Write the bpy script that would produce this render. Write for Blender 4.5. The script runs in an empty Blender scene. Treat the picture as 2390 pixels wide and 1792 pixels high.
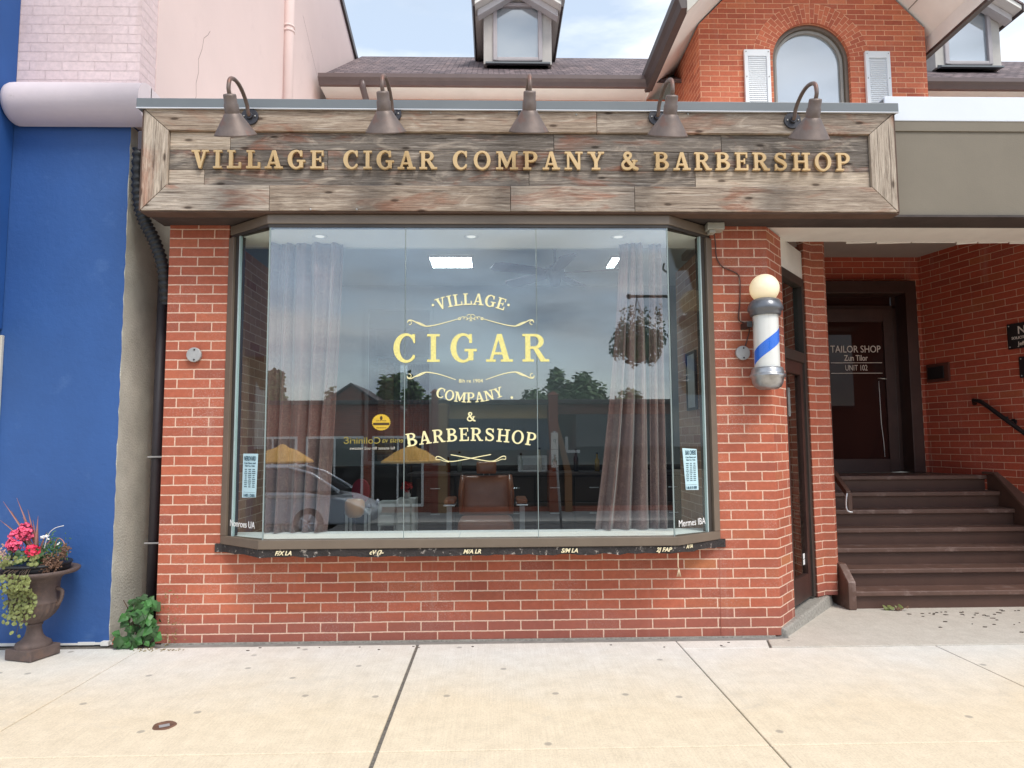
import bpy, bmesh, math, random
import numpy as np
from mathutils import Vector, Matrix
from mathutils.geometry import tessellate_polygon
random.seed(7)
scene = bpy.context.scene
COL = scene.collection
R = math.radians

# ------------------------------------------------------------------ camera
cam = bpy.data.cameras.new('camera')
cam.sensor_width = 36.0
cam.lens = 24.1
cam.clip_end = 2000
camo = bpy.data.objects.new('camera', cam)
COL.objects.link(camo)
yaw, pitch, roll = R(1.427), R(4.845), R(-.329)
_f = Vector((math.sin(yaw) * math.cos(pitch), math.cos(yaw) * math.cos(pitch), math.sin(pitch)))
_r0 = Vector((math.cos(yaw), -math.sin(yaw), 0))
_u0 = _r0.cross(_f)
_r = math.cos(roll) * _r0 + math.sin(roll) * _u0
_u = -math.sin(roll) * _r0 + math.cos(roll) * _u0
_m = Matrix((_r, _u, -_f)).transposed().to_4x4()
_m.translation = Vector((0, -4.7, 1.3143))
camo.matrix_world = _m
scene.camera = camo

# ------------------------------------------------------------------ sky, sun, exposure
SUN_EL, SUN_AZ = R(54), R(146)      # behind the camera, to the right
w = bpy.data.worlds.new('World')
scene.world = w
w.use_nodes = True
nt = w.node_tree
bg = nt.nodes['Background']
bg.inputs['Strength'].default_value = .112
sky = nt.nodes.new('ShaderNodeTexSky')
sky.sky_type = 'NISHITA'
sky.sun_disc = False
sky.sun_elevation = SUN_EL
sky.sun_rotation = SUN_AZ
sky.air_density = 1.0
sky.dust_density = 1.5
tcw = nt.nodes.new('ShaderNodeTexCoord')
mpw = nt.nodes.new('ShaderNodeMapping')
mpw.inputs['Scale'].default_value = (1, 1, 3.4)
mpw.inputs['Location'].default_value = (.35, .2, .1)
nzw = nt.nodes.new('ShaderNodeTexNoise')
nzw.inputs['Scale'].default_value = 2.6
nzw.inputs['Detail'].default_value = 8
nzw.inputs['Roughness'].default_value = .55
crw = nt.nodes.new('ShaderNodeValToRGB')
crw.color_ramp.elements[0].position = .41
crw.color_ramp.elements[1].position = .60
nz2 = nt.nodes.new('ShaderNodeTexNoise')
nz2.inputs['Scale'].default_value = 4.5
nz2.inputs['Detail'].default_value = 5
cr2 = nt.nodes.new('ShaderNodeValToRGB')
cr2.color_ramp.elements[0].position = .3
cr2.color_ramp.elements[0].color = (3.4, 4.2, 5.4, 1)
cr2.color_ramp.elements[1].position = .62
cr2.color_ramp.elements[1].color = (8.4, 8.7, 9.1, 1)
mxw = nt.nodes.new('ShaderNodeMix')
mxw.data_type = 'RGBA'
skb = nt.nodes.new('ShaderNodeMix')
skb.data_type = 'RGBA'
skb.blend_type = 'ADD'
skb.inputs[0].default_value = 1
skb.inputs[7].default_value = (3.2, 3.5, 3.6, 1)
L = nt.links.new
L(tcw.outputs['Generated'], mpw.inputs['Vector'])
L(mpw.outputs['Vector'], nzw.inputs['Vector'])
L(mpw.outputs['Vector'], nz2.inputs['Vector'])
L(nzw.outputs['Fac'], crw.inputs['Fac'])
L(nz2.outputs['Fac'], cr2.inputs['Fac'])
L(crw.outputs['Color'], mxw.inputs[0])
L(sky.outputs['Color'], skb.inputs[6])
L(skb.outputs[2], mxw.inputs[6])
L(cr2.outputs['Color'], mxw.inputs[7])
L(mxw.outputs[2], bg.inputs['Color'])

sl = bpy.data.lights.new('sun', 'SUN')
sl.energy = 1.9
sl.angle = R(22)
sl.color = (1, .95, .87)
so = bpy.data.objects.new('sun', sl)
COL.objects.link(so)
_sd = Vector((math.sin(SUN_AZ) * math.cos(SUN_EL), math.cos(SUN_AZ) * math.cos(SUN_EL), math.sin(SUN_EL)))
so.rotation_euler = _sd.to_track_quat('Z', 'Y').to_euler()
scene.view_settings.view_transform = 'Standard'
scene.view_settings.look = 'None'
scene.view_settings.gamma = 1
scene.view_settings.exposure = .44
scene.cycles.max_bounces = 8
scene.cycles.transparent_max_bounces = 24
scene.cycles.sample_clamp_indirect = 4
scene.cycles.caustics_reflective = False

# ------------------------------------------------------------------ helpers
def lin(c):
    c /= 255.0
    return c / 12.92 if c <= .04045 else ((c + .055) / 1.055) ** 2.4

def C(r, g, b, k=1.0):
    return tuple(min(.95, lin(v) * k) for v in (r, g, b)) + (1,)

class MB:
    """collects shapes in world coordinates"""
    def __init__(self):
        self.v, self.f, self.uv, self.rnd, self.sm, self.mi = [], [], [], [], [], []
        self.cur = 0.0
        self.m = 0
    def face(self, pts, uv=None, smooth=False, rnd=None):
        i = len(self.v)
        pts = [Vector(p) for p in pts]
        self.v += pts
        self.f.append(list(range(i, i + len(pts))))
        if uv is None:
            n = Vector((0, 0, 0))
            for k in range(len(pts)):
                n += (pts[k] - pts[0]).cross(pts[(k + 1) % len(pts)] - pts[0])
            uv = self.auto(pts, n)
        self.uv.append(uv)
        self.sm.append(smooth)
        self.rnd.append(self.cur if rnd is None else rnd)
        self.mi.append(self.m)
    @staticmethod
    def auto(pts, n):
        if n.length < 1e-12:
            n = Vector((0, 0, 1))
        n = n.normalized()
        if abs(n.z) > .75:
            return [(p.x, p.y) for p in pts]
        t = Vector((0, 0, 1)).cross(n)
        if t.length < 1e-6:
            t = Vector((1, 0, 0))
        t.normalize()
        return [(p.dot(t), p.z) for p in pts]
    def mesh(self, verts, faces, smooth=False, uvs=None):
        i = len(self.v)
        verts = [Vector(p) for p in verts]
        self.v += verts
        for q, f in enumerate(faces):
            self.f.append([i + k for k in f])
            if uvs:
                self.uv.append(uvs[q])
            else:
                ps = [verts[k] for k in f]
                n = Vector((0, 0, 0))
                for k in range(len(ps)):
                    n += (ps[k] - ps[0]).cross(ps[(k + 1) % len(ps)] - ps[0])
                self.uv.append(self.auto(ps, n))
            self.sm.append(smooth)
            self.rnd.append(self.cur)
            self.mi.append(self.m)
    def box(self, x0, x1, y0, y1, z0, z1, rz=0, c=None, lenuv=None):
        P = [(x0, y0, z0), (x1, y0, z0), (x1, y1, z0), (x0, y1, z0), (x0, y0, z1), (x1, y0, z1), (x1, y1, z1), (x0, y1, z1)]
        if rz:
            c = c or ((x0 + x1) / 2, (y0 + y1) / 2)
            P = [(c[0] + (p[0] - c[0]) * math.cos(rz) - (p[1] - c[1]) * math.sin(rz), c[1] + (p[0] - c[0]) * math.sin(rz) + (p[1] - c[1]) * math.cos(rz), p[2]) for p in P]
        self.mesh(P, [(0, 1, 5, 4), (1, 2, 6, 5), (2, 3, 7, 6), (3, 0, 4, 7), (4, 5, 6, 7), (3, 2, 1, 0)])
    def hexa(self, lo, hi):
        """two quads, lo and hi, joined"""
        P = list(lo) + list(hi)
        n = len(lo)
        F = [tuple(reversed(range(n))), tuple(range(n, 2 * n))] + [(k, (k + 1) % n, n + (k + 1) % n, n + k) for k in range(n)]
        self.mesh(P, F)
    def prism(self, poly, a, b, axis='y'):
        """poly 2D extruded between a and b along an axis"""
        if axis == 'y':
            g = lambda p, t: (p[0], t, p[1])
        elif axis == 'x':
            g = lambda p, t: (t, p[0], p[1])
        else:
            g = lambda p, t: (p[0], p[1], t)
        self.hexa([g(p, a) for p in poly], [g(p, b) for p in poly])
    def tube(self, pts, r, seg=10, cap=True, smooth=True, flat=1.0):
        pts = [Vector(p) for p in pts]
        n = len(pts)
        rs = r if isinstance(r, (list, tuple)) else [r] * n
        V, F = [], []
        prev = None
        for k in range(n):
            t = (pts[min(k + 1, n - 1)] - pts[max(k - 1, 0)]).normalized()
            if prev is None:
                a = Vector((0, 0, 1)) if abs(t.z) < .9 else Vector((1, 0, 0))
                a = (a - t * a.dot(t)).normalized()
            else:
                a = (prev - t * prev.dot(t)).normalized()
            prev = a
            b = t.cross(a)
            for s in range(seg):
                an = 2 * math.pi * s / seg
                V.append(pts[k] + rs[k] * (math.cos(an) * a * flat + math.sin(an) * b))
        for k in range(n - 1):
            for s in range(seg):
                F.append((k * seg + s, k * seg + (s + 1) % seg, (k + 1) * seg + (s + 1) % seg, (k + 1) * seg + s))
        self.mesh(V, F, smooth)
        if cap:
            self.mesh([V[s] for s in range(seg)], [tuple(reversed(range(seg)))])
            self.mesh([V[(n - 1) * seg + s] for s in range(seg)], [tuple(range(seg))])
    def lathe(self, prof, c=(0, 0), seg=32, smooth=True, wob=None, sx=1, sy=1):
        V, F, U = [], [], []
        n = len(prof)
        for k, (r, z) in enumerate(prof):
            for s in range(seg):
                an = 2 * math.pi * s / seg
                rr = r * (wob(an, z, k) if wob else 1)
                V.append((c[0] + rr * math.cos(an) * sx, c[1] + rr * math.sin(an) * sy, z))
        for k in range(n - 1):
            for s in range(seg):
                F.append((k * seg + s, k * seg + (s + 1) % seg, (k + 1) * seg + (s + 1) % seg, (k + 1) * seg + s))
                U.append([(s / seg, prof[k][1]), ((s + 1) / seg, prof[k][1]), ((s + 1) / seg, prof[k + 1][1]), (s / seg, prof[k + 1][1])])
        self.mesh(V, F, smooth, U)
    def sphere(self, c, r, seg=20, rings=12, sx=1, sy=1, sz=1):
        prof = [(r * math.sin(math.pi * k / rings) + 1e-5, c[2] - sz * r * math.cos(math.pi * k / rings)) for k in range(rings + 1)]
        self.lathe(prof, (c[0], c[1]), seg, True, None, sx, sy)
    def poly(self, outer, holes, fn, smooth=False):
        """flat polygon with holes; fn maps (a, b) to a 3D point"""
        loops = [outer] + list(holes)
        flat = [p for lp in loops for p in lp]
        tris = tessellate_polygon([[Vector((p[0], p[1], 0)) for p in lp] for lp in loops])
        for t in tris:
            self.face([fn(*flat[k]) for k in t])
    def leaf(self, pos, nrm, up, ln, wd, fold=.25, tip=1.0):
        pos, nrm, up = Vector(pos), Vector(nrm).normalized(), Vector(up)
        up = (up - nrm * up.dot(nrm))
        if up.length < 1e-4:
            up = nrm.orthogonal()
        up.normalize()
        s = nrm.cross(up)
        d = nrm * (-fold * wd)
        a, b, c, e = pos, pos + up * ln * .35, pos + up * ln * .72, pos + up * ln
        V = [a, b + s * wd * .5 + d, c + s * wd * .36 * tip + d * .7, e + d * .6, c - s * wd * .36 * tip + d * .7, b - s * wd * .5 + d, pos + up * ln * .5]
        self.mesh(V, [(0, 1, 6), (1, 2, 6), (2, 3, 6), (3, 4, 6), (4, 5, 6), (5, 0, 6)], False)

def wloc(o):
    p = Vector((0, 0, 0))
    while o is not None:
        p += o.location
        o = o.parent
    return p

def obj(name, mb, mat, parent=None, bevel=0, origin=None, seg=2, shade=False):
    """links what an MB collected as one mesh object"""
    me = bpy.data.meshes.new(name)
    off = wloc(parent) if parent is not None else Vector(origin or (0, 0, 0))
    me.from_pydata([v - off for v in mb.v], [], mb.f)
    uvl = me.uv_layers.new(name='UVMap')
    uvl.data.foreach_set('uv', [c for f in mb.uv for p in f for c in p])
    at = me.attributes.new('rnd', 'FLOAT', 'FACE')
    at.data.foreach_set('value', mb.rnd)
    me.polygons.foreach_set('use_smooth', mb.sm)
    ms = mat if isinstance(mat, (list, tuple)) else [mat]
    for m_ in ms:
        me.materials.append(m_)
    if len(ms) > 1:
        me.polygons.foreach_set('material_index', mb.mi)
    bm = bmesh.new()
    bm.from_mesh(me)
    bmesh.ops.remove_doubles(bm, verts=bm.verts, dist=2e-5)
    bm.to_mesh(me)
    bm.free()
    o = bpy.data.objects.new(name, me)
    COL.objects.link(o)
    if parent is not None:
        o.parent = parent
    else:
        o.location = off
    if bevel:
        md = o.modifiers.new('bevel', 'BEVEL')
        md.width = bevel
        md.segments = seg
        md.limit_method = 'ANGLE'
        md.angle_limit = R(35)
    return o

def tag(o, label, cat, group=None, kind=None):
    if label:
        o['label'] = label
    if cat:
        o['category'] = cat
    if group:
        o['group'] = group
    if kind:
        o['kind'] = kind
    return o

def thing(name, label, cat, loc=(0, 0, 0), group=None):
    o = bpy.data.objects.new(name, None)
    COL.objects.link(o)
    o.location = loc
    o.empty_display_size = .1
    return tag(o, label, cat, group)

def dup(root, loc, label, rz=None):
    r = root.copy()
    COL.objects.link(r)
    r.location = loc
    if rz is not None:
        r.rotation_euler = (0, 0, rz)
    r['label'] = label
    for ch in list(root.children):
        c = ch.copy()
        COL.objects.link(c)
        c.parent = r
        for g in list(ch.children):
            d = g.copy()
            COL.objects.link(d)
            d.parent = c
    return r

# ------------------------------------------------------------------ materials
def newmat(name):
    m = bpy.data.materials.new(name)
    m.use_nodes = True
    return m, m.node_tree, m.node_tree.nodes['Principled BSDF']

def N(t, typ, **kw):
    n = t.nodes.new('ShaderNode' + typ)
    for k, v in kw.items():
        if hasattr(n, k):
            setattr(n, k, v)
        else:
            n.inputs[k.replace('_', ' ')].default_value = v
    return n

def ramp(t, src, stops):
    r = t.nodes.new('ShaderNodeValToRGB')
    while len(r.color_ramp.elements) < len(stops):
        r.color_ramp.elements.new(.5)
    for e, (p, c) in zip(r.color_ramp.elements, stops):
        e.position = p
        e.color = c if len(c) == 4 else tuple(c) + (1,)
    t.links.new(src, r.inputs['Fac'])
    return r.outputs['Color']

def mix(t, fac, a, b, mode='MIX'):
    n = t.nodes.new('ShaderNodeMix')
    n.data_type = 'RGBA'
    n.blend_type = mode
    for s, v in ((0, fac), (6, a), (7, b)):
        if hasattr(v, 'links') or hasattr(v, 'is_linked'):
            t.links.new(v, n.inputs[s])
        else:
            n.inputs[s].default_value = v
    return n.outputs[2]

def mth(t, op, a, b=None, clamp=False):
    n = t.nodes.new('ShaderNodeMath')
    n.operation = op
    n.use_clamp = clamp
    for s, v in ((0, a), (1, b)):
        if v is None:
            continue
        if hasattr(v, 'is_linked'):
            t.links.new(v, n.inputs[s])
        else:
            n.inputs[s].default_value = v
    return n.outputs[0]

def noise(t, vec, scale, detail=4, rough=.55, dist=0.0, out='Fac'):
    n = t.nodes.new('ShaderNodeTexNoise')
    n.inputs['Scale'].default_value = scale
    n.inputs['Detail'].default_value = detail
    n.inputs['Roughness'].default_value = rough
    n.inputs['Distortion'].default_value = dist
    t.links.new(vec, n.inputs['Vector'])
    return n.outputs[out]

def geo_pos(t):
    return t.nodes.new('ShaderNodeNewGeometry').outputs['Position']

def mapping(t, vec, scale=(1, 1, 1), loc=(0, 0, 0)):
    m = t.nodes.new('ShaderNodeMapping')
    m.inputs['Scale'].default_value = scale
    m.inputs['Location'].default_value = loc
    t.links.new(vec, m.inputs['Vector'])
    return m.outputs['Vector']

def bump(t, b, h, strength=.3, dist=.01, normal=None):
    n = t.nodes.new('ShaderNodeBump')
    n.inputs['Strength'].default_value = strength
    n.inputs['Distance'].default_value = dist
    t.links.new(h, n.inputs['Height'])
    if normal is not None:
        t.links.new(normal, n.inputs['Normal'])
    if b is not None:
        t.links.new(n.outputs['Normal'], b.inputs['Normal'])
    return n.outputs['Normal']

def scale_col(c, k):
    return tuple(min(.95, x * k) for x in c[:3]) + (1,)

def plain(name, col, rough=.6, var=.12, vs=6, bs=60, bst=.12, metal=0, spec=.5, dirt=None, coat=0, bdist=.004):
    """painted, cast or woven surface with uneven tone and a fine bump"""
    m, t, b = newmat(name)
    tc = t.nodes.new('ShaderNodeTexCoord').outputs['Object']
    n1 = noise(t, tc, vs, 5, .6)
    c = ramp(t, n1, [(.3, scale_col(col, 1 - var)), (.7, scale_col(col, 1 + var))])
    if dirt:
        n2 = noise(t, tc, dirt[1], 8, .68)
        f = ramp(t, n2, [(dirt[2], (0, 0, 0)), (dirt[2] + dirt[3], (1, 1, 1))])
        c = mix(t, f, c, dirt[0])
    t.links.new(c, b.inputs['Base Color'])
    b.inputs['Roughness'].default_value = rough
    b.inputs['Metallic'].default_value = metal
    b.inputs['Specular IOR Level'].default_value = spec
    b.inputs['Coat Weight'].default_value = coat
    if bst:
        bump(t, b, noise(t, tc, bs, 4, .6), bst, bdist)
    return m

def brickmat(name, stops, mortar, w=.222, h=.0652, ms=.0042, off=(0, 0), white=.35, low=False, bst=.6, dark=1.0):
    m, t, b = newmat(name)
    uv = t.nodes.new('ShaderNodeUVMap').outputs['UV']
    v = mapping(t, uv, loc=(off[0], off[1], 0))
    # a little wander so courses are not ruler straight
    wob = noise(t, uv, 3.0, 2, .5, out='Color')
    vm = t.nodes.new('ShaderNodeVectorMath')
    vm.operation = 'SCALE'
    t.links.new(wob, vm.inputs[0])
    vm.inputs['Scale'].default_value = .006
    va = t.nodes.new('ShaderNodeVectorMath')
    va.operation = 'ADD'
    t.links.new(v, va.inputs[0])
    t.links.new(vm.outputs[0], va.inputs[1])
    fine = noise(t, uv, 60, 2, .5, out='Color')
    vm2 = t.nodes.new('ShaderNodeVectorMath')
    vm2.operation = 'SCALE'
    t.links.new(fine, vm2.inputs[0])
    vm2.inputs['Scale'].default_value = .004
    vb = t.nodes.new('ShaderNodeVectorMath')
    vb.operation = 'ADD'
    t.links.new(va.outputs[0], vb.inputs[0])
    t.links.new(vm2.outputs[0], vb.inputs[1])
    br = t.nodes.new('ShaderNodeTexBrick')
    br.inputs['Scale'].default_value = 1
    br.inputs['Brick Width'].default_value = w
    br.inputs['Row Height'].default_value = h
    br.inputs['Mortar Size'].default_value = ms
    br.inputs['Mortar Smooth'].default_value = .25
    br.inputs['Color1'].default_value = (0, 0, 0, 1)
    br.inputs['Color2'].default_value = (1, 1, 1, 1)
    br.inputs['Mortar'].default_value = (.5, .5, .5, 1)
    t.links.new(vb.outputs[0], br.inputs['Vector'])
    col = ramp(t, br.outputs['Color'], stops)
    n1 = noise(t, uv, 28, 6, .65)
    col = mix(t, .55, col, ramp(t, n1, [(.25, (.7, .68, .67)), (.75, (1.2, 1.16, 1.14))]), 'MULTIPLY')
    # patches of bloom and scuffs
    n2 = noise(t, uv, 2.2, 3, .5)
    n3 = noise(t, uv, 90, 8, .8)
    sp = mth(t, 'MULTIPLY', ramp(t, n2, [(.46, (0, 0, 0)), (.7, (1, 1, 1))]), ramp(t, n3, [(.5, (0, 0, 0)), (.64, (1, 1, 1))]))
    col = mix(t, mth(t, 'MULTIPLY', sp, white), col, (.62, .5, .46, 1))
    # lime streaks washed down the face
    n5 = noise(t, mapping(t, uv, (5.5, .55, 1)), 1, 6, .7)
    col = mix(t, mth(t, 'MULTIPLY', ramp(t, n5, [(.58, (0, 0, 0)), (.74, (1, 1, 1))]), .35), col, (.50, .34, .29, 1))
    n6 = noise(t, uv, 1.3, 4, .6)
    col = mix(t, .6, col, ramp(t, n6, [(.3, (.82, .8, .8)), (.7, (1.12, 1.12, 1.12))]), 'MULTIPLY')
    if low:
        # splash-back soiling on the lowest three courses
        sx = t.nodes.new('ShaderNodeSeparateXYZ')
        t.links.new(uv, sx.inputs[0])
        zz = mth(t, 'ADD', sx.outputs['Y'], mth(t, 'MULTIPLY', noise(t, uv, 3, 4, .6), .16))
        f = ramp(t, zz, [(.19, (1, 1, 1)), (.30, (0, 0, 0))])
        col = mix(t, mth(t, 'MULTIPLY', f, .45), col, (.24, .10, .09, 1))
    mcol = mix(t, .6, mortar, ramp(t, noise(t, uv, 40, 5, .6), [(.3, (.7, .66, .62)), (.7, (1.15, 1.12, 1.1))]), 'MULTIPLY')
    c = mix(t, br.outputs['Fac'], col, mcol)
    if dark != 1:
        c = mix(t, 1.0, c, (dark, dark, dark, 1), 'MULTIPLY')
    t.links.new(c, b.inputs['Base Color'])
    b.inputs['Roughness'].default_value = .78
    b.inputs['Specular IOR Level'].default_value = .3
    inv = mth(t, 'SUBTRACT', 1.0, br.outputs['Fac'])
    hgt = mth(t, 'ADD', inv, mth(t, 'MULTIPLY', noise(t, uv, 130, 5, .7), .35))
    bump(t, b, hgt, bst, .006)
    return m

RED = [(0, C(166, 92, 72)), (.3, C(184, 103, 79)), (.55, C(175, 97, 75)), (.75, C(190, 110, 83)), (.9, C(160, 90, 73)), (.985, C(180, 106, 77)), (1, C(186, 118, 80))]
ORANGE = [(0, C(184, 99, 76)), (.25, C(204, 113, 84)), (.5, C(214, 124, 92)), (.7, C(194, 105, 80)), (1, C(222, 134, 98))]
M_BRICK = brickmat('red_brick', RED, C(228, 196, 176), low=True, off=(.05, .0), ms=.0047, white=.6)
M_BRICKU = brickmat('orange_brick', ORANGE, C(236, 186, 152), w=.24, h=.07, ms=.0045, white=.2)
M_BRICKV = brickmat('vestibule_brick', [(0, C(166, 76, 58)), (.5, C(180, 84, 62)), (.9, C(158, 72, 56)), (1, C(176, 94, 62))], C(210, 170, 148), white=.25, ms=.0032)
M_BRICKI = brickmat('inner_return_brick', [(0, C(170, 132, 112)), (.6, C(184, 146, 124)), (1, C(160, 110, 90))], C(216, 190, 170), white=.1, ms=.004)
M_ARCH = brickmat('arch_brick', ORANGE, C(236, 186, 152), w=.128, h=.075, ms=.0045, white=.2)
M_PINKBRICK = brickmat('painted_pink_brick', [(0, C(226, 207, 209)), (1, C(231, 212, 213))], C(222, 202, 204), w=.225, h=.068, ms=.0035, white=.1, bst=1.0)

def woodmat():
    m, t, b = newmat('barn_wood')
    uv = t.nodes.new('ShaderNodeUVMap').outputs['UV']
    at = t.nodes.new('ShaderNodeAttribute')
    at.attribute_name = 'rnd'
    rnd = at.outputs['Fac']
    cb = t.nodes.new('ShaderNodeCombineXYZ')
    t.links.new(mth(t, 'MULTIPLY', rnd, 37.0), cb.inputs['X'])
    t.links.new(mth(t, 'MULTIPLY', rnd, 11.0), cb.inputs['Y'])
    va = t.nodes.new('ShaderNodeVectorMath')
    va.operation = 'ADD'
    t.links.new(uv, va.inputs[0])
    t.links.new(cb.outputs[0], va.inputs[1])
    p = va.outputs[0]
    g1 = noise(t, mapping(t, p, (1.9, 52, 1)), 1, 10, .72, 1.0)      # broad grain
    g2 = noise(t, mapping(t, p, (9, 330, 1)), 1, 6, .7, .6)        # fine grain
    pat = noise(t, mapping(t, p, (1.6, 5, 1)), 1.3, 4, .6, .8)     # patches of weathering
    pat2 = noise(t, mapping(t, p, (2.6, 9, 1), (4, 2, 0)), 1.2, 5, .62, 1.2)
    base = ramp(t, rnd, [(0, C(120, 114, 108)), (.3, C(142, 134, 126)), (.55, C(172, 155, 138)), (.8, C(184, 174, 163)), (1, C(204, 188, 168))])
    grain = ramp(t, g1, [(.26, (.22, .2, .19)), (.42, (.7, .67, .65)), (.54, (1.0, .98, .97)), (.7, (1.45, 1.44, 1.44))])
    c = mix(t, .9, base, grain, 'MULTIPLY')
    brown = ramp(t, pat, [(.54, (0, 0, 0)), (.66, (1, 1, 1))])
    c = mix(t, mth(t, 'MULTIPLY', brown, .52), c, mix(t, .9, C(158, 94, 66), grain, 'MULTIPLY'))
    pale = ramp(t, pat2, [(.52, (0, 0, 0)), (.66, (1, 1, 1))])
    c = mix(t, mth(t, 'MULTIPLY', pale, .4), c, mix(t, .7, C(226, 212, 194), grain, 'MULTIPLY'))
    fin = ramp(t, g2, [(.36, (.34, .3, .29)), (.52, (1, 1, 1))])
    c = mix(t, .8, c, fin, 'MULTIPLY')
    # dark checks and splits running with the grain
    ck = noise(t, mapping(t, p, (1.4, 75, 1), (7, 3, 0)), 1, 5, .6, .5)
    c = mix(t, .85, c, ramp(t, ck, [(.33, (.2, .17, .16)), (.40, (1, 1, 1))]), 'MULTIPLY')
    lt = noise(t, mapping(t, p, (3, 120, 1), (2, 9, 0)), 1, 5, .65, .5)
    c = mix(t, mth(t, 'MULTIPLY', ramp(t, lt, [(.58, (0, 0, 0)), (.68, (1, 1, 1))]), .55), c, C(228, 218, 206))
    # knots and nail holes
    vo = t.nodes.new('ShaderNodeTexVoronoi')
    vo.voronoi_dimensions = '2D'
    vo.inputs['Scale'].default_value = 1
    t.links.new(mapping(t, p, (2.6, 8, 1)), vo.inputs['Vector'])
    kn = ramp(t, vo.outputs['Distance'], [(.045, (.10, .07, .06)), (.09, (.85, .82, .8)), (.14, (1, 1, 1))])
    ks = ramp(t, vo.outputs['Color'], [(.5, (0, 0, 0)), (.52, (1, 1, 1))])
    c = mix(t, mth(t, 'MULTIPLY', ks, .8), c, kn, 'MULTIPLY')
    t.links.new(c, b.inputs['Base Color'])
    b.inputs['Roughness'].default_value = .85
    b.inputs['Specular IOR Level'].default_value = .2
    bump(t, b, mth(t, 'ADD', g1, mth(t, 'MULTIPLY', g2, .6)), .7, .006)
    return m
M_WOOD = woodmat()

def concrete(name, base, warm, gum=True, dark=(.42, .40, .37, 1)):
    m, t, b = newmat(name)
    p = geo_pos(t)
    n1 = noise(t, p, 1.1, 6, .62)
    n2 = noise(t, p, 9, 6, .7)
    n3 = noise(t, p, 95, 6, .85)
    sx = t.nodes.new('ShaderNodeSeparateXYZ')
    t.links.new(p, sx.inputs[0])
    # slabs turn warmer away from the paler strip along the wall
    wy = mth(t, 'ADD', sx.outputs['Y'], mth(t, 'MULTIPLY', mth(t, 'SUBTRACT', n1, .5), 1.2))
    f = ramp(t, mth(t, 'MULTIPLY', wy, -.5), [(.08, (0, 0, 0)), (.62, (1, 1, 1))])
    c = mix(t, f, base, warm)
    c = mix(t, .8, c, ramp(t, n2, [(.3, (.86, .85, .83)), (.7, (1.06, 1.06, 1.06))]), 'MULTIPLY')
    c = mix(t, .5, c, ramp(t, n3, [(.34, (.62, .6, .58)), (.56, (1.06, 1.06, 1.06)), (.7, (1.12, 1.12, 1.12))]), 'MULTIPLY')
    bl = noise(t, mapping(t, p, (140, 2.5, 1)), 1, 4, .7)
    c = mix(t, .38, c, ramp(t, bl, [(.35, (.84, .83, .81)), (.6, (1.05, 1.05, 1.05))]), 'MULTIPLY')
    n4 = noise(t, p, 3.2, 7, .7, .8)
    c = mix(t, mth(t, 'MULTIPLY', ramp(t, n4, [(.58, (0, 0, 0)), (.75, (1, 1, 1))]), .25), c, dark)
    if gum:
        vo = t.nodes.new('ShaderNodeTexVoronoi')
        vo.voronoi_dimensions = '2D'
        vo.inputs['Scale'].default_value = 2.2
        vo.inputs['Randomness'].default_value = 1
        t.links.new(p, vo.inputs['Vector'])
        gm = ramp(t, vo.outputs['Distance'], [(.03, (1, 1, 1)), (.045, (0, 0, 0))])
        sel = ramp(t, vo.outputs['Color'], [(.45, (0, 0, 0)), (.46, (1, 1, 1))])
        c = mix(t, mth(t, 'MULTIPLY', mth(t, 'MULTIPLY', gm, sel), .55), c, (.2, .18, .165, 1))
    t.links.new(c, b.inputs['Base Color'])
    b.inputs['Roughness'].default_value = .88
    b.inputs['Specular IOR Level'].default_value = .25
    br = noise(t, mapping(t, p, (110, 4, 1)), 1, 3, .6)
    bump(t, b, mth(t, 'ADD', mth(t, 'MULTIPLY', br, .8), mth(t, 'MULTIPLY', n3, .6)), .35, .004)
    return m
M_WALK = concrete('sidewalk_concrete', C(230, 228, 222, .93), C(236, 220, 194, .91))
M_PATH = concrete('entrance_concrete', C(214, 208, 198, .85), C(214, 206, 190, .85), gum=False)
M_AGG = plain('aggregate_concrete', C(176, 172, 164, .8), .9, .3, 60, 140, .8, bdist=.01)
M_MORTARSTRIP = plain('mortar_strip', C(150, 148, 144, .8), .9, .2, 10, 90, .4)

M_BLUE = plain('blue_paint', C(48, 88, 150, 1.0), .58, .10, 1.6, 22, .5, dirt=(C(72, 108, 164), 5, .58, .25), bdist=.006)
M_BLUEAWN = plain('blue_awning_cloth', C(36, 84, 150), .7, .06, 3, 300, .1)
M_PINK = plain('pink_stucco', C(230, 208, 203, .97), .85, .03, 1.2, 60, .35, dirt=(C(206, 184, 180), 1.6, .6, .3))
M_PINKPAINT = plain('pink_paint', C(226, 212, 214), .6, .05, 4, 40, .2, dirt=(C(196, 184, 180), 14, .66, .1))
M_GREYSTUCCO = plain('grey_stucco', C(206, 204, 192, .95), .9, .14, 5, 70, .9, bdist=.01)
M_CREAM = plain('cream_board', C(242, 240, 234), .7, .05, 3, 50, .1)
M_WHITEPAINT = plain('white_paint', C(228, 226, 222), .6, .05, 6, 50, .15)
M_WHITEMETAL = plain('white_flashing', C(222, 228, 238), .4, .03, 2, 40, .05)
M_DKBROWN = plain('dark_brown_metal', C(72, 62, 60), .42, .12, 8, 60, .08)
M_GUTTER = plain('brown_gutter_metal', C(108, 94, 92), .35, .08, 5, 60, .06)
M_CAP = plain('grey_coping_metal', C(112, 118, 122), .4, .06, 3, 50, .06, dirt=(C(190, 192, 192), 30, .74, .06))
M_SOFFITDK = plain('dark_soffit', C(66, 58, 56), .7, .2, 8, 40, .3, dirt=(C(170, 160, 150), 50, .72, .05))
M_BEIGE = plain('beige_panel', C(124, 116, 103), .75, .06, 2.5, 90, .25)
M_BRONZE = plain('bronze_window_frame', C(112, 100, 88), .4, .08, 6, 60, .06)
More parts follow.
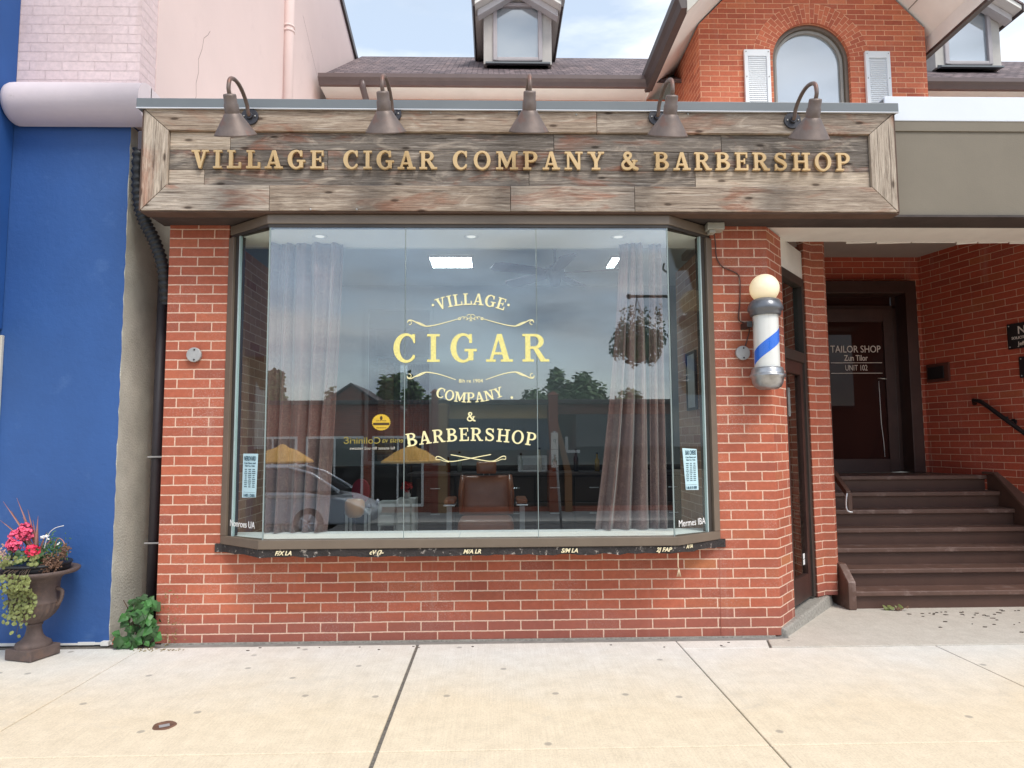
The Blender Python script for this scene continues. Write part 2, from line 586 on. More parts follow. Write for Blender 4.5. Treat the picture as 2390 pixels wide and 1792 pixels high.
M_BRONZEDK = plain('dark_window_frame', C(60, 54, 50), .45, .15, 8, 60, .1, dirt=(C(150, 140, 130), 40, .72, .06))
M_SILL = plain('flaking_black_sill', C(52, 48, 48), .85, .3, 20, 60, .9, dirt=(C(186, 178, 170), 26, .58, .09), bdist=.012)
M_DOORWOOD = plain('dark_door_wood', C(64, 44, 40), .4, .2, 5, 60, .1)
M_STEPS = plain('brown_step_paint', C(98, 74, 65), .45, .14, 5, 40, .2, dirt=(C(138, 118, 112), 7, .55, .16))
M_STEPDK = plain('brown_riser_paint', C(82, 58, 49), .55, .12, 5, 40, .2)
M_BLACK = plain('black_metal', C(34, 32, 34), .4, .15, 8, 60, .05)
M_RUBBER = plain('black_plastic', C(36, 38, 42), .5, .15, 10, 60, .1)
M_LAMP = plain('aged_copper_lamp', C(114, 101, 95), .5, .2, 14, 80, .15, metal=.35, dirt=(C(128, 86, 72), 9, .55, .2))
M_LAMPDK = plain('lamp_plate', C(60, 60, 66), .45, .15, 10, 60, .08, metal=.3)
M_GOLD = plain('gold_letter', C(206, 176, 130), .42, .07, 9, 90, .05, metal=.25)
M_GOLDSIDE = M_GOLD
M_VINYL = plain('gold_leaf_vinyl', C(228, 218, 138), .5, .14, 90, 200, .1)
M_VINYLP = plain('pale_gold_vinyl', C(236, 228, 176), .5, .04, 60, 100, .05)
M_WHITEVINYL = plain('white_vinyl', C(236, 236, 236), .6, .02, 10, 60, 0)
M_GREYDISC = plain('galvanised_cover', C(176, 176, 176), .5, .1, 18, 60, .15, metal=.3)
M_URN = plain('rusted_cast_iron', C(94, 80, 76), .75, .22, 16, 90, .5, dirt=(C(120, 92, 74), 8, .55, .2))
def shinglemat():
    m = brickmat('asphalt_shingle', [(0, C(96, 88, 92)), (.3, C(132, 120, 122)), (.5, C(110, 100, 104)), (.75, C(146, 132, 132)), (1, C(90, 82, 86))], C(40, 37, 40), w=.16, h=.09, ms=.007, white=.3, bst=1.0)
    t, b = m.node_tree, m.node_tree.nodes['Principled BSDF']
    src = b.inputs['Base Color'].links[0].from_socket
    uv = t.nodes.new('ShaderNodeUVMap').outputs['UV']
    st = noise(t, mapping(t, uv, (9, 30, 1)), 1, 7, .72, 1.0)
    c = mix(t, .95, src, ramp(t, st, [(.34, (.28, .26, .27)), (.5, (.95, .93, .94)), (.62, (1.55, 1.5, 1.5))]), 'MULTIPLY')
    t.links.new(c, b.inputs['Base Color'])
    return m
M_SHINGLE = shinglemat()
M_LEAF = plain('ivy_leaf', C(72, 124, 62, .8), .45, .6, 12, 60, .1)
M_LEAFY = plain('yellow_green_leaf', C(134, 142, 82, .8), .5, .3, 14, 60, .1)
M_LEAFD = plain('deep_green_leaf', C(58, 92, 48, .8), .55, .35, 9, 60, .1)
M_PINKF = plain('pink_petal', C(236, 92, 128), .6, .25, 30, 60, .1)
M_WHITEF = plain('white_petal', C(232, 232, 232), .6, .06, 30, 60, .1)
M_PALEF = plain('pale_seed_head', C(208, 176, 160), .7, .2, 30, 60, .1)
M_SPIKE = plain('bronze_spike_leaf', C(168, 122, 114), .5, .2, 20, 60, .1)
M_DRIED = plain('dried_brown_flower', C(110, 82, 66), .8, .3, 40, 60, .1)
M_TREE = plain('tree_leaf', C(104, 140, 74, .8), .6, .4, 1.2, 40, 0)
M_BARK = plain('bark', C(84, 70, 58), .9, .25, 10, 40, .5)
M_CURTAIN = None

def glassmat(name, fac, tint=(.93, .965, .96, 1), gz=.8):
    m, t, b = newmat(name)
    t.nodes.remove(b)
    tr = t.nodes.new('ShaderNodeBsdfTransparent')
    tr.inputs['Color'].default_value = tint
    gl = t.nodes.new('ShaderNodeBsdfGlossy')
    gl.inputs['Roughness'].default_value = 0
    gl.inputs['Color'].default_value = (.93, .97, 1, 1)
    ge_ = t.nodes.new('ShaderNodeNewGeometry')
    dt = t.nodes.new('ShaderNodeVectorMath')
    dt.operation = 'DOT_PRODUCT'
    t.links.new(ge_.outputs['Normal'], dt.inputs[0])
    t.links.new(ge_.outputs['Incoming'], dt.inputs[1])
    cs = mth(t, 'SUBTRACT', 1.0, mth(t, 'ABSOLUTE', dt.outputs['Value']))
    f = mth(t, 'ADD', mth(t, 'MULTIPLY', mth(t, 'POWER', cs, 5.0), gz), fac, True)
    ms_ = t.nodes.new('ShaderNodeMixShader')
    t.links.new(f, ms_.inputs[0])
    t.links.new(tr.outputs[0], ms_.inputs[1])
    t.links.new(gl.outputs[0], ms_.inputs[2])
    t.links.new(ms_.outputs[0], t.nodes['Material Output'].inputs['Surface'])
    return m
M_GLASS = glassmat('shop_glass', .14, (.96, .985, .98, 1))
M_GLASSSIDE = glassmat('side_glass', .035, (.93, .96, .95, 1), .10)
M_GLASSC = glassmat('clear_glass', .03, (.97, .98, .98, 1), .5)

def skypane(name, col, k=.5):
    m, t, b = newmat(name)
    t.nodes.remove(b)
    df = t.nodes.new('ShaderNodeBsdfDiffuse')
    df.inputs['Color'].default_value = col
    gl = t.nodes.new('ShaderNodeBsdfGlossy')
    gl.inputs['Roughness'].default_value = .01
    ms_ = t.nodes.new('ShaderNodeMixShader')
    ms_.inputs[0].default_value = k
    t.links.new(df.outputs[0], ms_.inputs[1])
    t.links.new(gl.outputs[0], ms_.inputs[2])
    t.links.new(ms_.outputs[0], t.nodes['Material Output'].inputs['Surface'])
    return m
M_SKYPANE = skypane('upper_window_glass', (.36, .42, .46, 1), .42)  # pale sky reflection partly put into the diffuse colour
M_DARKPANE = skypane('dark_door_glass', (.034, .014, .012, 1), .018)

def emit(name, col, s):
    m, t, b = newmat(name)
    b.inputs['Base Color'].default_value = (.78, .74, .62, 1)
    b.inputs['Emission Color'].default_value = col
    b.inputs['Emission Strength'].default_value = s
    b.inputs['Roughness'].default_value = .35
    return m

# ------------------------------------------------------------------ slab-serif glyphs, traced from a distance field
def rect(x0, x1, y0, y1):
    return [(x0, y0), (x1, y0), (x1, y1), (x0, y1)]
def ell(cx, cy, rx, ry, n=56):
    return [(cx + rx * math.cos(2 * math.pi * k / n), cy + ry * math.sin(2 * math.pi * k / n)) for k in range(n)]
def caps(pts, ws):
    return [('c', pts[k], pts[k + 1], ws[k], ws[k + 1]) for k in range(len(pts) - 1)]
T_, SF = .105, .135          # serif thickness
def catmull(P, n=7):
    out = []
    for k in range(len(P) - 1):
        p0, p1, p2, p3 = P[max(k - 1, 0)], P[k], P[k + 1], P[min(k + 2, len(P) - 1)]
        for j in range(n):
            s = j / n
            out.append(tuple(.5 * (2 * b_ + (c_ - a_) * s + (2 * a_ - 5 * b_ + 4 * c_ - d_) * s * s + (3 * b_ - a_ - 3 * c_ + d_) * s ** 3) for a_, b_, c_, d_ in zip(p0, p1, p2, p3)))
    out.append(P[-1])
    return out
_S = catmull([(.64, .74), (.57, .88), (.40, .935), (.22, .89), (.16, .74), (.25, .61), (.42, .52), (.58, .42), (.66, .27), (.58, .12), (.40, .065), (.22, .12), (.13, .27)])
_A = catmull([(.93, .055), (.72, .16), (.42, .52), (.27, .75), (.30, .90), (.43, .945), (.56, .88), (.56, .73), (.40, .58), (.20, .44), (.13, .26), (.22, .10), (.42, .06), (.60, .14), (.74, .32), (.78, .50)])
GL = {
 'I': (.46, [rect(.13, .33, 0, 1), rect(0, .46, 0, T_), rect(0, .46, 1 - T_, 1)], []),
 'L': (.74, [rect(.1, .3, 0, 1), rect(0, .42, 1 - T_, 1), rect(0, .74, 0, .12), rect(.62, .74, 0, .34)], []),
 'V': (.86, [[(.08, 1), (.31, 1), (.54, .1), (.50, 0), (.38, 0)], [(.63, 1), (.76, 1), (.50, 0), (.40, 0), (.44, .2)], rect(-.03, .42, 1 - T_, 1), rect(.52, .89, 1 - T_, 1)], []),
 'A': (.90, [[(.07, 0), (.20, 0), (.49, 1), (.36, 1)], [(.35, 1), (.54, 1), (.83, 0), (.60, 0)], rect(.22, .62, .25, .36), rect(-.03, .33, 0, T_), rect(.48, .93, 0, T_)], []),
 'C': (.84, [ell(.45, .5, .44, .53), rect(.66, .78, .66, 1.0)], [ell(.49, .5, .245, .415), [(.60, .30), (.95, .22), (.95, .66), (.60, .66)], rect(.78, 1, 0, 1.1), rect(.52, .66, .5, .66)]),
 'G': (.94, [('g', [ell(.45, .5, .44, .53), ell(.48, .5, .245, .415), rect(.52, 1.1, .30, .68)]), rect(.66, .78, .66, 1.0), rect(.63, .83, .05, .47), rect(.50, .95, .365, .475)], [rect(.785, 1.1, .5, 1.1)]),
 'E': (.74, [rect(.1, .3, 0, 1), rect(0, .70, 1 - T_, 1), rect(.60, .70, .70, 1), rect(0, .74, 0, T_ + .01), rect(.63, .74, 0, .32), rect(.3, .56, .46, .56), rect(.48, .57, .36, .66)], []),
 'R': (.92, [rect(.1, .3, 0, 1), rect(0, .42, 0, T_), rect(0, .4, 1 - T_, 1), ell(.44, .725, .33, .275), rect(.2, .44, .45, 1), [(.36, .5), (.56, .5), (.84, .08), (.84, 0), (.64, 0)], rect(.66, .96, 0, T_)], [('h', [ell(.42, .725, .15, .165), rect(.3, .42, .56, .89)])]),
 'P': (.80, [rect(.1, .3, 0, 1), rect(0, .44, 0, T_), rect(0, .4, 1 - T_, 1), ell(.44, .70, .34, .30), rect(.2, .44, .40, 1)], [('h', [ell(.42, .70, .16, .19), rect(.3, .42, .51, .89)])]),
 'B': (.84, [rect(.1, .3, 0, 1), rect(0, .4, 0, T_), rect(0, .4, 1 - T_, 1), ell(.42, .75, .32, .25), ell(.44, .275, .37, .275), rect(.2, .44, 0, 1)], [('h', [ell(.40, .755, .15, .14), rect(.3, .40, .615, .895)]), ('h', [ell(.42, .28, .18, .165), rect(.3, .42, .115, .445)])]),
 'O': (.96, [ell(.48, .5, .46, .53)], [ell(.48, .5, .26, .415)]),
 'M': (1.18, [rect(.12, .25, 0, 1), rect(.86, 1.06, 0, 1), [(.1, 1), (.33, 1), (.66, .25), (.60, .08), (.50, .08)], [(.84, 1), (.98, 1), (.60, .08), (.54, .25)], rect(-.02, .38, 0, T_), rect(.74, 1.19, 0, T_), rect(0, .3, 1 - T_, 1), rect(.86, 1.17, 1 - T_, 1)], []),
 'N': (.98, [rect(.12, .25, 0, 1), rect(.72, .85, 0, 1), [(.1, 1), (.33, 1), (.85, .12), (.85, 0), (.68, 0)], rect(-.02, .4, 0, T_), rect(0, .32, 1 - T_, 1), rect(.58, .99, 1 - T_, 1)], []),
 'Y': (.88, [[(.08, 1), (.32, 1), (.54, .48), (.38, .40)], [(.66, 1), (.79, 1), (.54, .42), (.44, .48)], rect(.34, .54, 0, .5), rect(-.02, .42, 1 - T_, 1), rect(.55, .9, 1 - T_, 1), rect(.2, .68, 0, T_)], []),
 'H': (1.0, [rect(.12, .32, 0, 1), rect(.68, .88, 0, 1), rect(.3, .7, .45, .56), rect(0, .44, 0, T_), rect(.56, 1, 0, T_), rect(0, .44, 1 - T_, 1), rect(.56, 1, 1 - T_, 1)], []),
 'S': (.80, caps(_S, [.055 + .05 * math.exp(-((k / (len(_S) - 1) - .5) / .22) ** 2) for k in range(len(_S))]) + [rect(.60, .70, .66, .98), rect(.08, .18, .02, .36)], []),
 '&': (.98, caps(_A, [.075 + .025 * math.exp(-((k / (len(_A) - 1) - .12) / .12) ** 2) for k in range(len(_A))]) + [rect(.64, .96, .47, .55)], []),
 '.': (.3, [ell(.15, .5, .1, .1)], []),
}
def _sdpoly(P, X, Y):
    P = np.array(P)
    d = np.full(X.shape, 1e9)
    s = np.ones(X.shape)
    n = len(P)
    for i in range(n):
        a, b_ = P[i], P[i - 1]
        ex, ey = b_[0] - a[0], b_[1] - a[1]
        wx, wy = X - a[0], Y - a[1]
        tt = np.clip((wx * ex + wy * ey) / (ex * ex + ey * ey + 1e-12), 0, 1)
        d = np.minimum(d, (wx - ex * tt) ** 2 + (wy - ey * tt) ** 2)
        c1, c2, c3 = Y >= a[1], Y < b_[1], ex * wy > ey * wx
        s = np.where((c1 & c2 & c3) | (~c1 & ~c2 & ~c3), -s, s)
    return s * np.sqrt(d)
def _sd(p, X, Y):
    if p[0] == 'c':
        _, a, b_, ra, rb = p
        ex, ey = b_[0] - a[0], b_[1] - a[1]
        tt = np.clip(((X - a[0]) * ex + (Y - a[1]) * ey) / (ex * ex + ey * ey + 1e-12), 0, 1)
        return np.hypot(X - a[0] - ex * tt, Y - a[1] - ey * tt) - (ra + (rb - ra) * tt)
    if p[0] == 'g':
        D = [_sdpoly(q, X, Y) for q in p[1]]
        return np.maximum(np.maximum(D[0], -D[1]), -D[2])
    if p[0] == 'h':
        D = [_sdpoly(q, X, Y) for q in p[1]]
        return np.maximum(np.minimum(D[0], D[1]), p[1][1][0][0] - X)
    return _sdpoly(p, X, Y)
_gc = {}
def glyph(ch):
    """closed outlines of one letter, cap height 1"""
    if ch in _gc:
        return _gc[ch]
    W, add, sub = GL[ch]
    s = 1 / 84
    xs = np.arange(-.12, W + .14, s)
    ys = np.arange(-.14, 1.15, s)
    X, Y = np.meshgrid(xs, ys)
    d = np.full(X.shape, 1e3)
    for p in add:
        d = np.minimum(d, _sd(p, X, Y))
    for p in sub:
        d = np.maximum(d, -_sd(p, X, Y))
    d = d + .010
    segs = {}
    def ip(i0, j0, i1, j1):
        a, b_ = d[i0, j0], d[i1, j1]
        u = a / (a - b_)
        return (xs[j0] + (xs[j1] - xs[j0]) * u, ys[i0] + (ys[i1] - ys[i0]) * u)
    E = {}
    inside = d < 0
    H, Wn = d.shape
    for i in range(H - 1):
        row = inside[i:i + 2]
        act = np.nonzero(~((row[0, :-1] == row[0, 1:]) & (row[0, :-1] == row[1, :-1]) & (row[0, :-1] == row[1, 1:])))[0]
        for j in act:
            c = (inside[i, j], inside[i, j + 1], inside[i + 1, j + 1], inside[i + 1, j])
            eds = [((i, j), (i, j + 1)), ((i, j + 1), (i + 1, j + 1)), ((i + 1, j + 1), (i + 1, j)), ((i + 1, j), (i, j))]
            outs, ins = [], []
            for k in range(4):
                if c[k] and not c[(k + 1) % 4]:
                    outs.append(k)
                if not c[k] and c[(k + 1) % 4]:
                    ins.append(k)
            for a, b_ in zip(ins, outs) if len(ins) == 1 else zip(ins, [(x + 1) % 4 if (x + 1) % 4 in outs else (x + 3) % 4 for x in ins]):
                ka = tuple(sorted(eds[a])); kb = tuple(sorted(eds[b_]))
                E[ka] = kb
    pt = {}
    for k in set(E) | set(E.values()):
        pt[k] = ip(k[0][0], k[0][1], k[1][0], k[1][1])
    loops = []
    while E:
        k0 = next(iter(E))
        lp = []
        k = k0
        while k in E:
            lp.append(pt[k])
            k = E.pop(k)
        if len(lp) > 8:
            # drop nearly collinear points
            out = []
            n = len(lp)
            keep = [True] * n
            for rep in range(3):
                idx = [q for q in range(n) if keep[q]]
                for q in range(1 if rep % 2 else 0, len(idx), 2):
                    a, b_, c_ = lp[idx[q - 1]], lp[idx[q]], lp[idx[(q + 1) % len(idx)]]
                    L2 = math.hypot(c_[0] - a[0], c_[1] - a[1]) + 1e-9
                    if abs((b_[0] - a[0]) * (c_[1] - a[1]) - (b_[1] - a[1]) * (c_[0] - a[0])) / L2 < .0012:
                        keep[idx[q]] = False
            loops.append([lp[q] for q in range(n) if keep[q]])
    _gc[ch] = (W, loops)
    return _gc[ch]

def curve_mesh(name, loops, depth, mat, parent, loc, bevel=0, res=None):
    """filled outlines in the x-z plane facing -y, depth thick; loc is the front plane"""
    cu = bpy.data.curves.new(name, 'CURVE')
    cu.dimensions = '2D'
    cu.fill_mode = 'BOTH'
    cu.extrude = depth / 2
    cu.bevel_depth = bevel
    cu.bevel_resolution = 1
    for lp in loops:
        sp = cu.splines.new('POLY')
        sp.points.add(len(lp) - 1)
        for p, q in zip(sp.points, lp):
            p.co = (q[0], q[1], 0, 1)
        sp.use_cyclic_u = True
    tmp = bpy.data.objects.new(name, cu)
    COL.objects.link(tmp)
    return _finish(tmp, name, mat, parent, loc, depth)

def _finish(tmp, name, mat, parent, loc, depth, rotz=0, flip=False):
    dg = bpy.context.evaluated_depsgraph_get()
    dg.update()
    me = bpy.data.meshes.new_from_object(tmp.evaluated_get(dg))
    bpy.data.objects.remove(tmp)
    M = Matrix.Translation(Vector(loc)) @ Matrix.Rotation(rotz, 4, 'Z') @ Matrix.Translation(Vector((0, depth / 2, 0))) @ Matrix.Rotation(R(90), 4, 'X')
    if flip:
        M = M @ Matrix.Diagonal((-1, 1, 1, 1))
    off = wloc(parent) if parent is not None else Vector((0, 0, 0))
    me.transform(Matrix.Translation(-off) @ M)
    me.name = name
    me.materials.clear()
    me.materials.append(mat)
    o = bpy.data.objects.new(name, me)
    COL.objects.link(o)
    o.parent = parent
    return o

def sans(name, txt, size, mat, parent, loc, width=None, align='CENTER', rotz=0, flip=False, depth=.0016, shear=0, bold=0):
    cu = bpy.data.curves.new(name, 'FONT')
    cu.body = txt
    cu.size = size
    cu.align_x = align
    cu.extrude = depth / 2
    cu.shear = shear
    cu.offset = bold
    cu.resolution_u = 3
    tmp = bpy.data.objects.new(name, cu)
    COL.objects.link(tmp)
    if width:
        dg = bpy.context.evaluated_depsgraph_get()
        dg.update()
        wd = tmp.evaluated_get(dg).dimensions.x
        tmp.data.size = size
        tmp.scale = (1, 1, 1)
        if wd > 0:
            cu.space_character = 1
            k = width / wd
            tmp['k'] = k
            o = _finish(tmp, name, mat, parent, (0, 0, 0), depth, 0, flip)
            off = wloc(parent)
            o.data.transform(Matrix.Translation(off))
            o.data.transform(Matrix.Translation(Vector(loc)) @ Matrix.Rotation(rotz, 4, 'Z') @ Matrix.Diagonal((k, 1, 1, 1)))
            o.data.transform(Matrix.Translation(-off))
            return o
    return _finish(tmp, name, mat, parent, loc, depth, rotz, flip)

def word_loops(word, h, width=None, gap=.16, arc=None, x=0, z=0):
    """outlines of a word centred on x; arc = (radius, up) bends the baseline"""
    pos, cur = [], 0
    for ch in word:
        pos.append((ch, cur))
        cur += glyph(ch)[0] + gap
    tot = cur - gap
    sx = h
    if width:
        # spread the letters to the width
        extra = (width / h - tot) / max(1, len(word) - 1)
        pos = [(ch, p + extra * k) for k, (ch, p) in enumerate(pos)]
        tot = width / h
    res = []
    for ch, p in pos:
        W, lps = glyph(ch)
        mid = p + W / 2
        cx_ = (mid - tot / 2) * h
        if arc:
            rad, sg = arc
            an = cx_ / rad
            ox, oz = rad * math.sin(an), sg * (rad * math.cos(an) - rad)
            ca, sa = math.cos(-sg * an), math.sin(-sg * an)
        else:
            ox, oz, ca, sa = cx_, 0, 1, 0
        one = []
        for lp in lps:
            one.append([(x + ox + (q[0] - W / 2) * h * ca - q[1] * h * sa, z + oz + (q[0] - W / 2) * h * sa + q[1] * h * ca) for q in lp])
        res.append((ch, one))
    return res

def glyph_mb(mb, loops, y0, y1):
    """one letter as a thin plate; the longest outline is the outer one"""
    def area(l_):
        return abs(sum(a[0] * b_[1] - b_[0] * a[1] for a, b_ in zip(l_, l_[1:] + l_[:1])))
    ls = sorted(loops, key=area, reverse=True)
    mb.poly(ls[0], ls[1:], lambda a, b_: (a, y0, b_))
    for l_ in ls:
        for a, b_ in zip(l_, l_[1:] + l_[:1]):
            mb.face([(a[0], y0, a[1]), (b_[0], y0, b_[1]), (b_[0], y1, b_[1]), (a[0], y1, a[1])])

def ribbon(mb, pts, wd, y):
    """a painted stroke lying in the x-z plane"""
    pts = [Vector((p[0], p[1], 0)) for p in pts]
    n = len(pts)
    ws = wd if isinstance(wd, (list, tuple)) else [wd] * n
    q = []
    for k in range(n):
        t = (pts[min(k + 1, n - 1)] - pts[max(k - 1, 0)]).normalized()
        nn = Vector((-t.y, t.x, 0)) * ws[k] / 2
        q.append((pts[k] + nn, pts[k] - nn))
    for k in range(n - 1):
        a, b_, c_, d_ = q[k][0], q[k][1], q[k + 1][1], q[k + 1][0]
        mb.face([(p.x, y, p.y) for p in (a, b_, c_, d_)])
# ================================================================== SETTING
m = MB()
ZG = -.35
J = .006
xs_ = [-30, -20, -12, -8.0, -5.6, -4.0, -2.285, -.512, 1.188, 2.815, 4.45, 6.1, 7.8, 9.5, 14, 20, 30]
ys_ = [(-.075, -1.64), (-1.64, -3.35), (-3.35, -4.9), (-4.9, -6.0)]
for i in range(len(xs_) - 1):
    for k, (y1, y0) in enumerate(ys_):
        jl = .018 if abs(xs_[i] + .512) < .01 else J
        jr = .018 if abs(xs_[i + 1] + .512) < .01 else J
        if k == 0 and xs_[i] >= 1.18:
            y1 = -.245
            if xs_[i] < 1.2:
                m.prism([(xs_[i] + .003, -.2452), (1.742, -.2452), (1.79, -.078), (xs_[i] + .003, -.078)], -.1, 0, 'z')
        m.box(xs_[i] + jl / 2, xs_[i + 1] - jr / 2, y0 + J / 2, y1 - J / 2, -.1, 0)
walk = obj('sidewalk', m, M_WALK, bevel=.006)
tag(walk, None, None, kind='structure')
m = MB()
m.box(-30, 30, -6.0, 6, -.4, -.008)
tag(obj('sidewalk_bed', m, plain('joint_dirt', C(128, 122, 114, .7), .95, .45, 70, 120, .6)), None, None, kind='structure')
m = MB()
# entrance slab: follows the splayed shopfront back to the steps
m.prism([(1.76, -.239), (20, -.239), (20, .95), (2.6, .95), (2.02, .2), (1.95, -.05), (1.80, -.075)], -.1, .003, 'z')
tag(obj('entrance_path', m, M_PATH, bevel=.006), None, None, kind='structure')
m = MB()
m.prism([(-2.25, -.072), (1.90, -.082), (1.98, -.06), (2.06, .03), (1.9, .06), (-2.25, .06)], -.1, -.004, 'z')
tag(obj('wall_foot_strip', m, M_MORTARSTRIP), None, None, kind='structure')
m = MB()
m.hexa([(-30, -6.0, -.4), (30, -6.0, -.4), (30, -6.18, -.4), (-30, -6.18, -.4)], [(-30, -6.0, .004), (30, -6.0, .004), (30, -6.18, .004), (-30, -6.18, .004)])
tag(obj('kerb', m, plain('kerb_concrete', C(170, 168, 162, .8), .9, .1, 6, 80, .3), bevel=.015), None, None, kind='structure')
m = MB()
Q = [(-6.18, -.16), (-8, -.42), (-10.5, -.64), (-14, -1.0), (-17, -1.18)]
for a, b_ in zip(Q, Q[1:]):
    m.face([(-80, b_[0], b_[1]), (80, b_[0], b_[1]), (80, a[0], a[1]), (-80, a[0], a[1])])
tag(obj('road', m, plain('asphalt', C(92, 92, 94, .8), .9, .15, 3, 120, .4)), None, None, kind='structure')
m = MB()
m.box(-80, 80, -20, -17, -1.6, -1.1)
tag(obj('far_sidewalk', m, plain('far_concrete', C(200, 196, 188, .8), .9, .1, 2, 60, .2)), None, None, kind='structure')
m = MB()
m.face([(-400, -400, -1.7), (400, -400, -1.7), (400, 400, -1.7), (-400, 400, -1.7)])
tag(obj('ground', m, plain('far_ground', C(120, 118, 108, .7), .95, .15, .2, 10, 0)), None, None, kind='structure')

# ================================================================== BRICK SHOP
shop = thing('brick_shop', 'red brick shop building with bay display window, splayed entrance and gabled upper storey', 'building', (0, 0, 0))
# --- front wall: left pier, apron under the window, right pier with its splayed return
m = MB()
ZT = 2.83
m.prism([(-2.25, .004), (-1.838, .004), (-1.838, .115), (-2.25, .115)], .004, ZT, 'z')
m.box(-1.838, 1.520, .004, .115, .004, .615)
# right pier, plan polygon
PIER = [(1.520, .004), (1.925, .004), (2.135, .262), (2.06, .33), (1.85, .14), (1.520, .14)]
m.prism(PIER, .004, ZT, 'z')
obj('front_wall', m, M_BRICK, shop, bevel=.004)
m = MB()
m.box(-2.25, -2.14, .118, 3.4, .004, 3.4)
obj('side_wall', m, M_BRICK, shop)
# --- pilaster beyond the side door and vestibule walls
m = MB()
m.prism([(2.525, .735), (2.625, .80), (2.715, .80), (2.76, .86), (2.76, 2.3), (2.60, 2.3), (2.60, .90), (2.50, .80)], .09, 2.98, 'z')
obj('pilaster', m, M_BRICK, shop, bevel=.004)
m = MB()
m.box(2.76, 3.30, 2.3, 2.45, 0, 3.3)
m.box(4.375, 4.469, 2.3, 2.45, 0, 3.3)
m.box(3.30, 4.375, 2.3, 2.45, 2.965, 3.3)
m.prism([(4.47, 2.3), (5.06, -.06), (5.3, -.06), (5.3, 2.45), (4.47, 2.45)], 0, 2.826, 'z')
m.prism([(4.47, 2.3), (4.937, .43), (5.3, .43), (5.3, 2.45), (4.47, 2.45)], 2.8265, 3.3, 'z')
obj('vestibule_wall', m, M_BRICKV, shop)
m = MB()
m.box(2.0, 5.1, .42, 2.45, 3.235, 3.30)
vc = obj('vestibule_ceiling', m, plain('grey_ceiling', C(168, 158, 152), .8, .06, 3, 60, .1), shop)
m = MB()
m.lathe([(.075, 3.232), (.075, 3.222), (.055, 3.220), (.048, 3.230), (.02, 3.231)], (3.50, 1.55), 24)
obj('recessed_light', m, plain('light_trim', C(190, 180, 165), .4, .05, 8, 50, 0, metal=.5), vc)
# white soffit band over the entrance with its peeling lower lip
m = MB()
m.box(1.95, 5.1, .03, .42, 2.842, 3.24)
obj('entrance_header', m, M_WHITEPAINT, shop)
m = MB()
random.seed(3)
x = 2.72
while x < 4.7:
    L_ = random.uniform(.16, .45)
    dz = random.uniform(.0, .018)
    m.hexa([(x, .424, 2.845), (x + L_, .424, 2.845), (x + L_, .432, 2.845), (x, .432, 2.845)][::-1], [(x, .424, 2.838 - dz), (x + L_, .426, 2.838 - dz * .2), (x + L_, .434, 2.838 - dz * .2), (x, .432, 2.838 - dz)][::-1])
    x += L_ + .01
obj('peeling_strip', m, M_WHITEPAINT, shop)
# white spandrel over the side door
dv = Vector((2.525 - 2.135, .735 - .262, 0))
dl = dv.length
dv.normalize()
dn = Vector((dv.y, -dv.x, 0))
def DP(s, o, z):
    p = Vector((2.135, .262, 0)) + dv * s + dn * o
    return (p.x, p.y, z)
def dbox(mb, s0, s1, o0, o1, z0, z1):
    mb.hexa([DP(s0, o0, z0), DP(s0, o1, z0), DP(s1, o1, z0), DP(s1, o0, z0)], [DP(s0, o0, z1), DP(s0, o1, z1), DP(s1, o1, z1), DP(s1, o0, z1)])
m = MB()
dbox(m, -.03, dl + .02, -.06, -.02, 2.62, 2.85)
obj('door_spandrel', m, M_WHITEPAINT, shop)
# side door in the splay
m = MB()
dbox(m, 0, .05, -.08, -.01, .10, 2.62)
dbox(m, dl - .06, dl, -.08, -.01, .10, 2.62)
dbox(m, .05, dl - .06, -.08, -.01, 2.55, 2.62)
dbox(m, .05, dl - .06, -.08, -.01, 1.93, 2.01)
side = obj('side_door', m, M_BRONZEDK, shop, bevel=.004)
m = MB()
dbox(m, .05, .12, -.07, -.025, .11, 1.93)
dbox(m, dl - .14, dl - .06, -.07, -.025, .11, 1.93)
dbox(m, .12, dl - .14, -.07, -.025, 1.83, 1.93)
dbox(m, .12, dl - .14, -.07, -.025, .11, .29)
obj('door_leaf', m, M_DOORWOOD, side, bevel=.005)
m = MB()
dbox(m, .12, dl - .14, -.052, -.046, .29, 1.83)
dbox(m, .05, dl - .06, -.052, -.046, 2.01, 2.55)
obj('door_pane', m, M_GLASSSIDE, side)
m = MB()
dbox(m, dl - .2, dl - .155, -.045, -.044, .36, .40)
dbox(m, dl - .2, dl - .155, -.045, -.044, .405, .445)
obj('door_sticker', m, M_WHITEVINYL, side)
m = MB()
dbox(m, -.02, .30, -.075, -.06, 1.50, 1.72)
obj('notice_paper', m, plain('grey_paper', C(150, 150, 154), .8, .1, 30, 60, 0), side)
# concrete upstand under the door
m = MB()
m.hexa([DP(-.33, .05, -.02), DP(-.33, -.10, -.02), DP(dl + .20, -.10, -.02), DP(dl + .22, .07, -.02)], [DP(-.33, .03, .055), DP(-.33, -.10, .055), DP(dl + .19, -.10, .088), DP(dl + .20, .05, .088)])
obj('door_sill', m, M_AGG, shop, bevel=.012)
m = MB()
random.seed(5)
pts = [(-2.2 + k * .12, -.012 + random.uniform(-.004, .006)) for k in range(35)]
m.prism([(p[0], p[1]) for p in pts] + [(1.9, .05), (-2.2, .05)], -.03, .006, 'z')
obj('footing', m, M_AGG, shop)

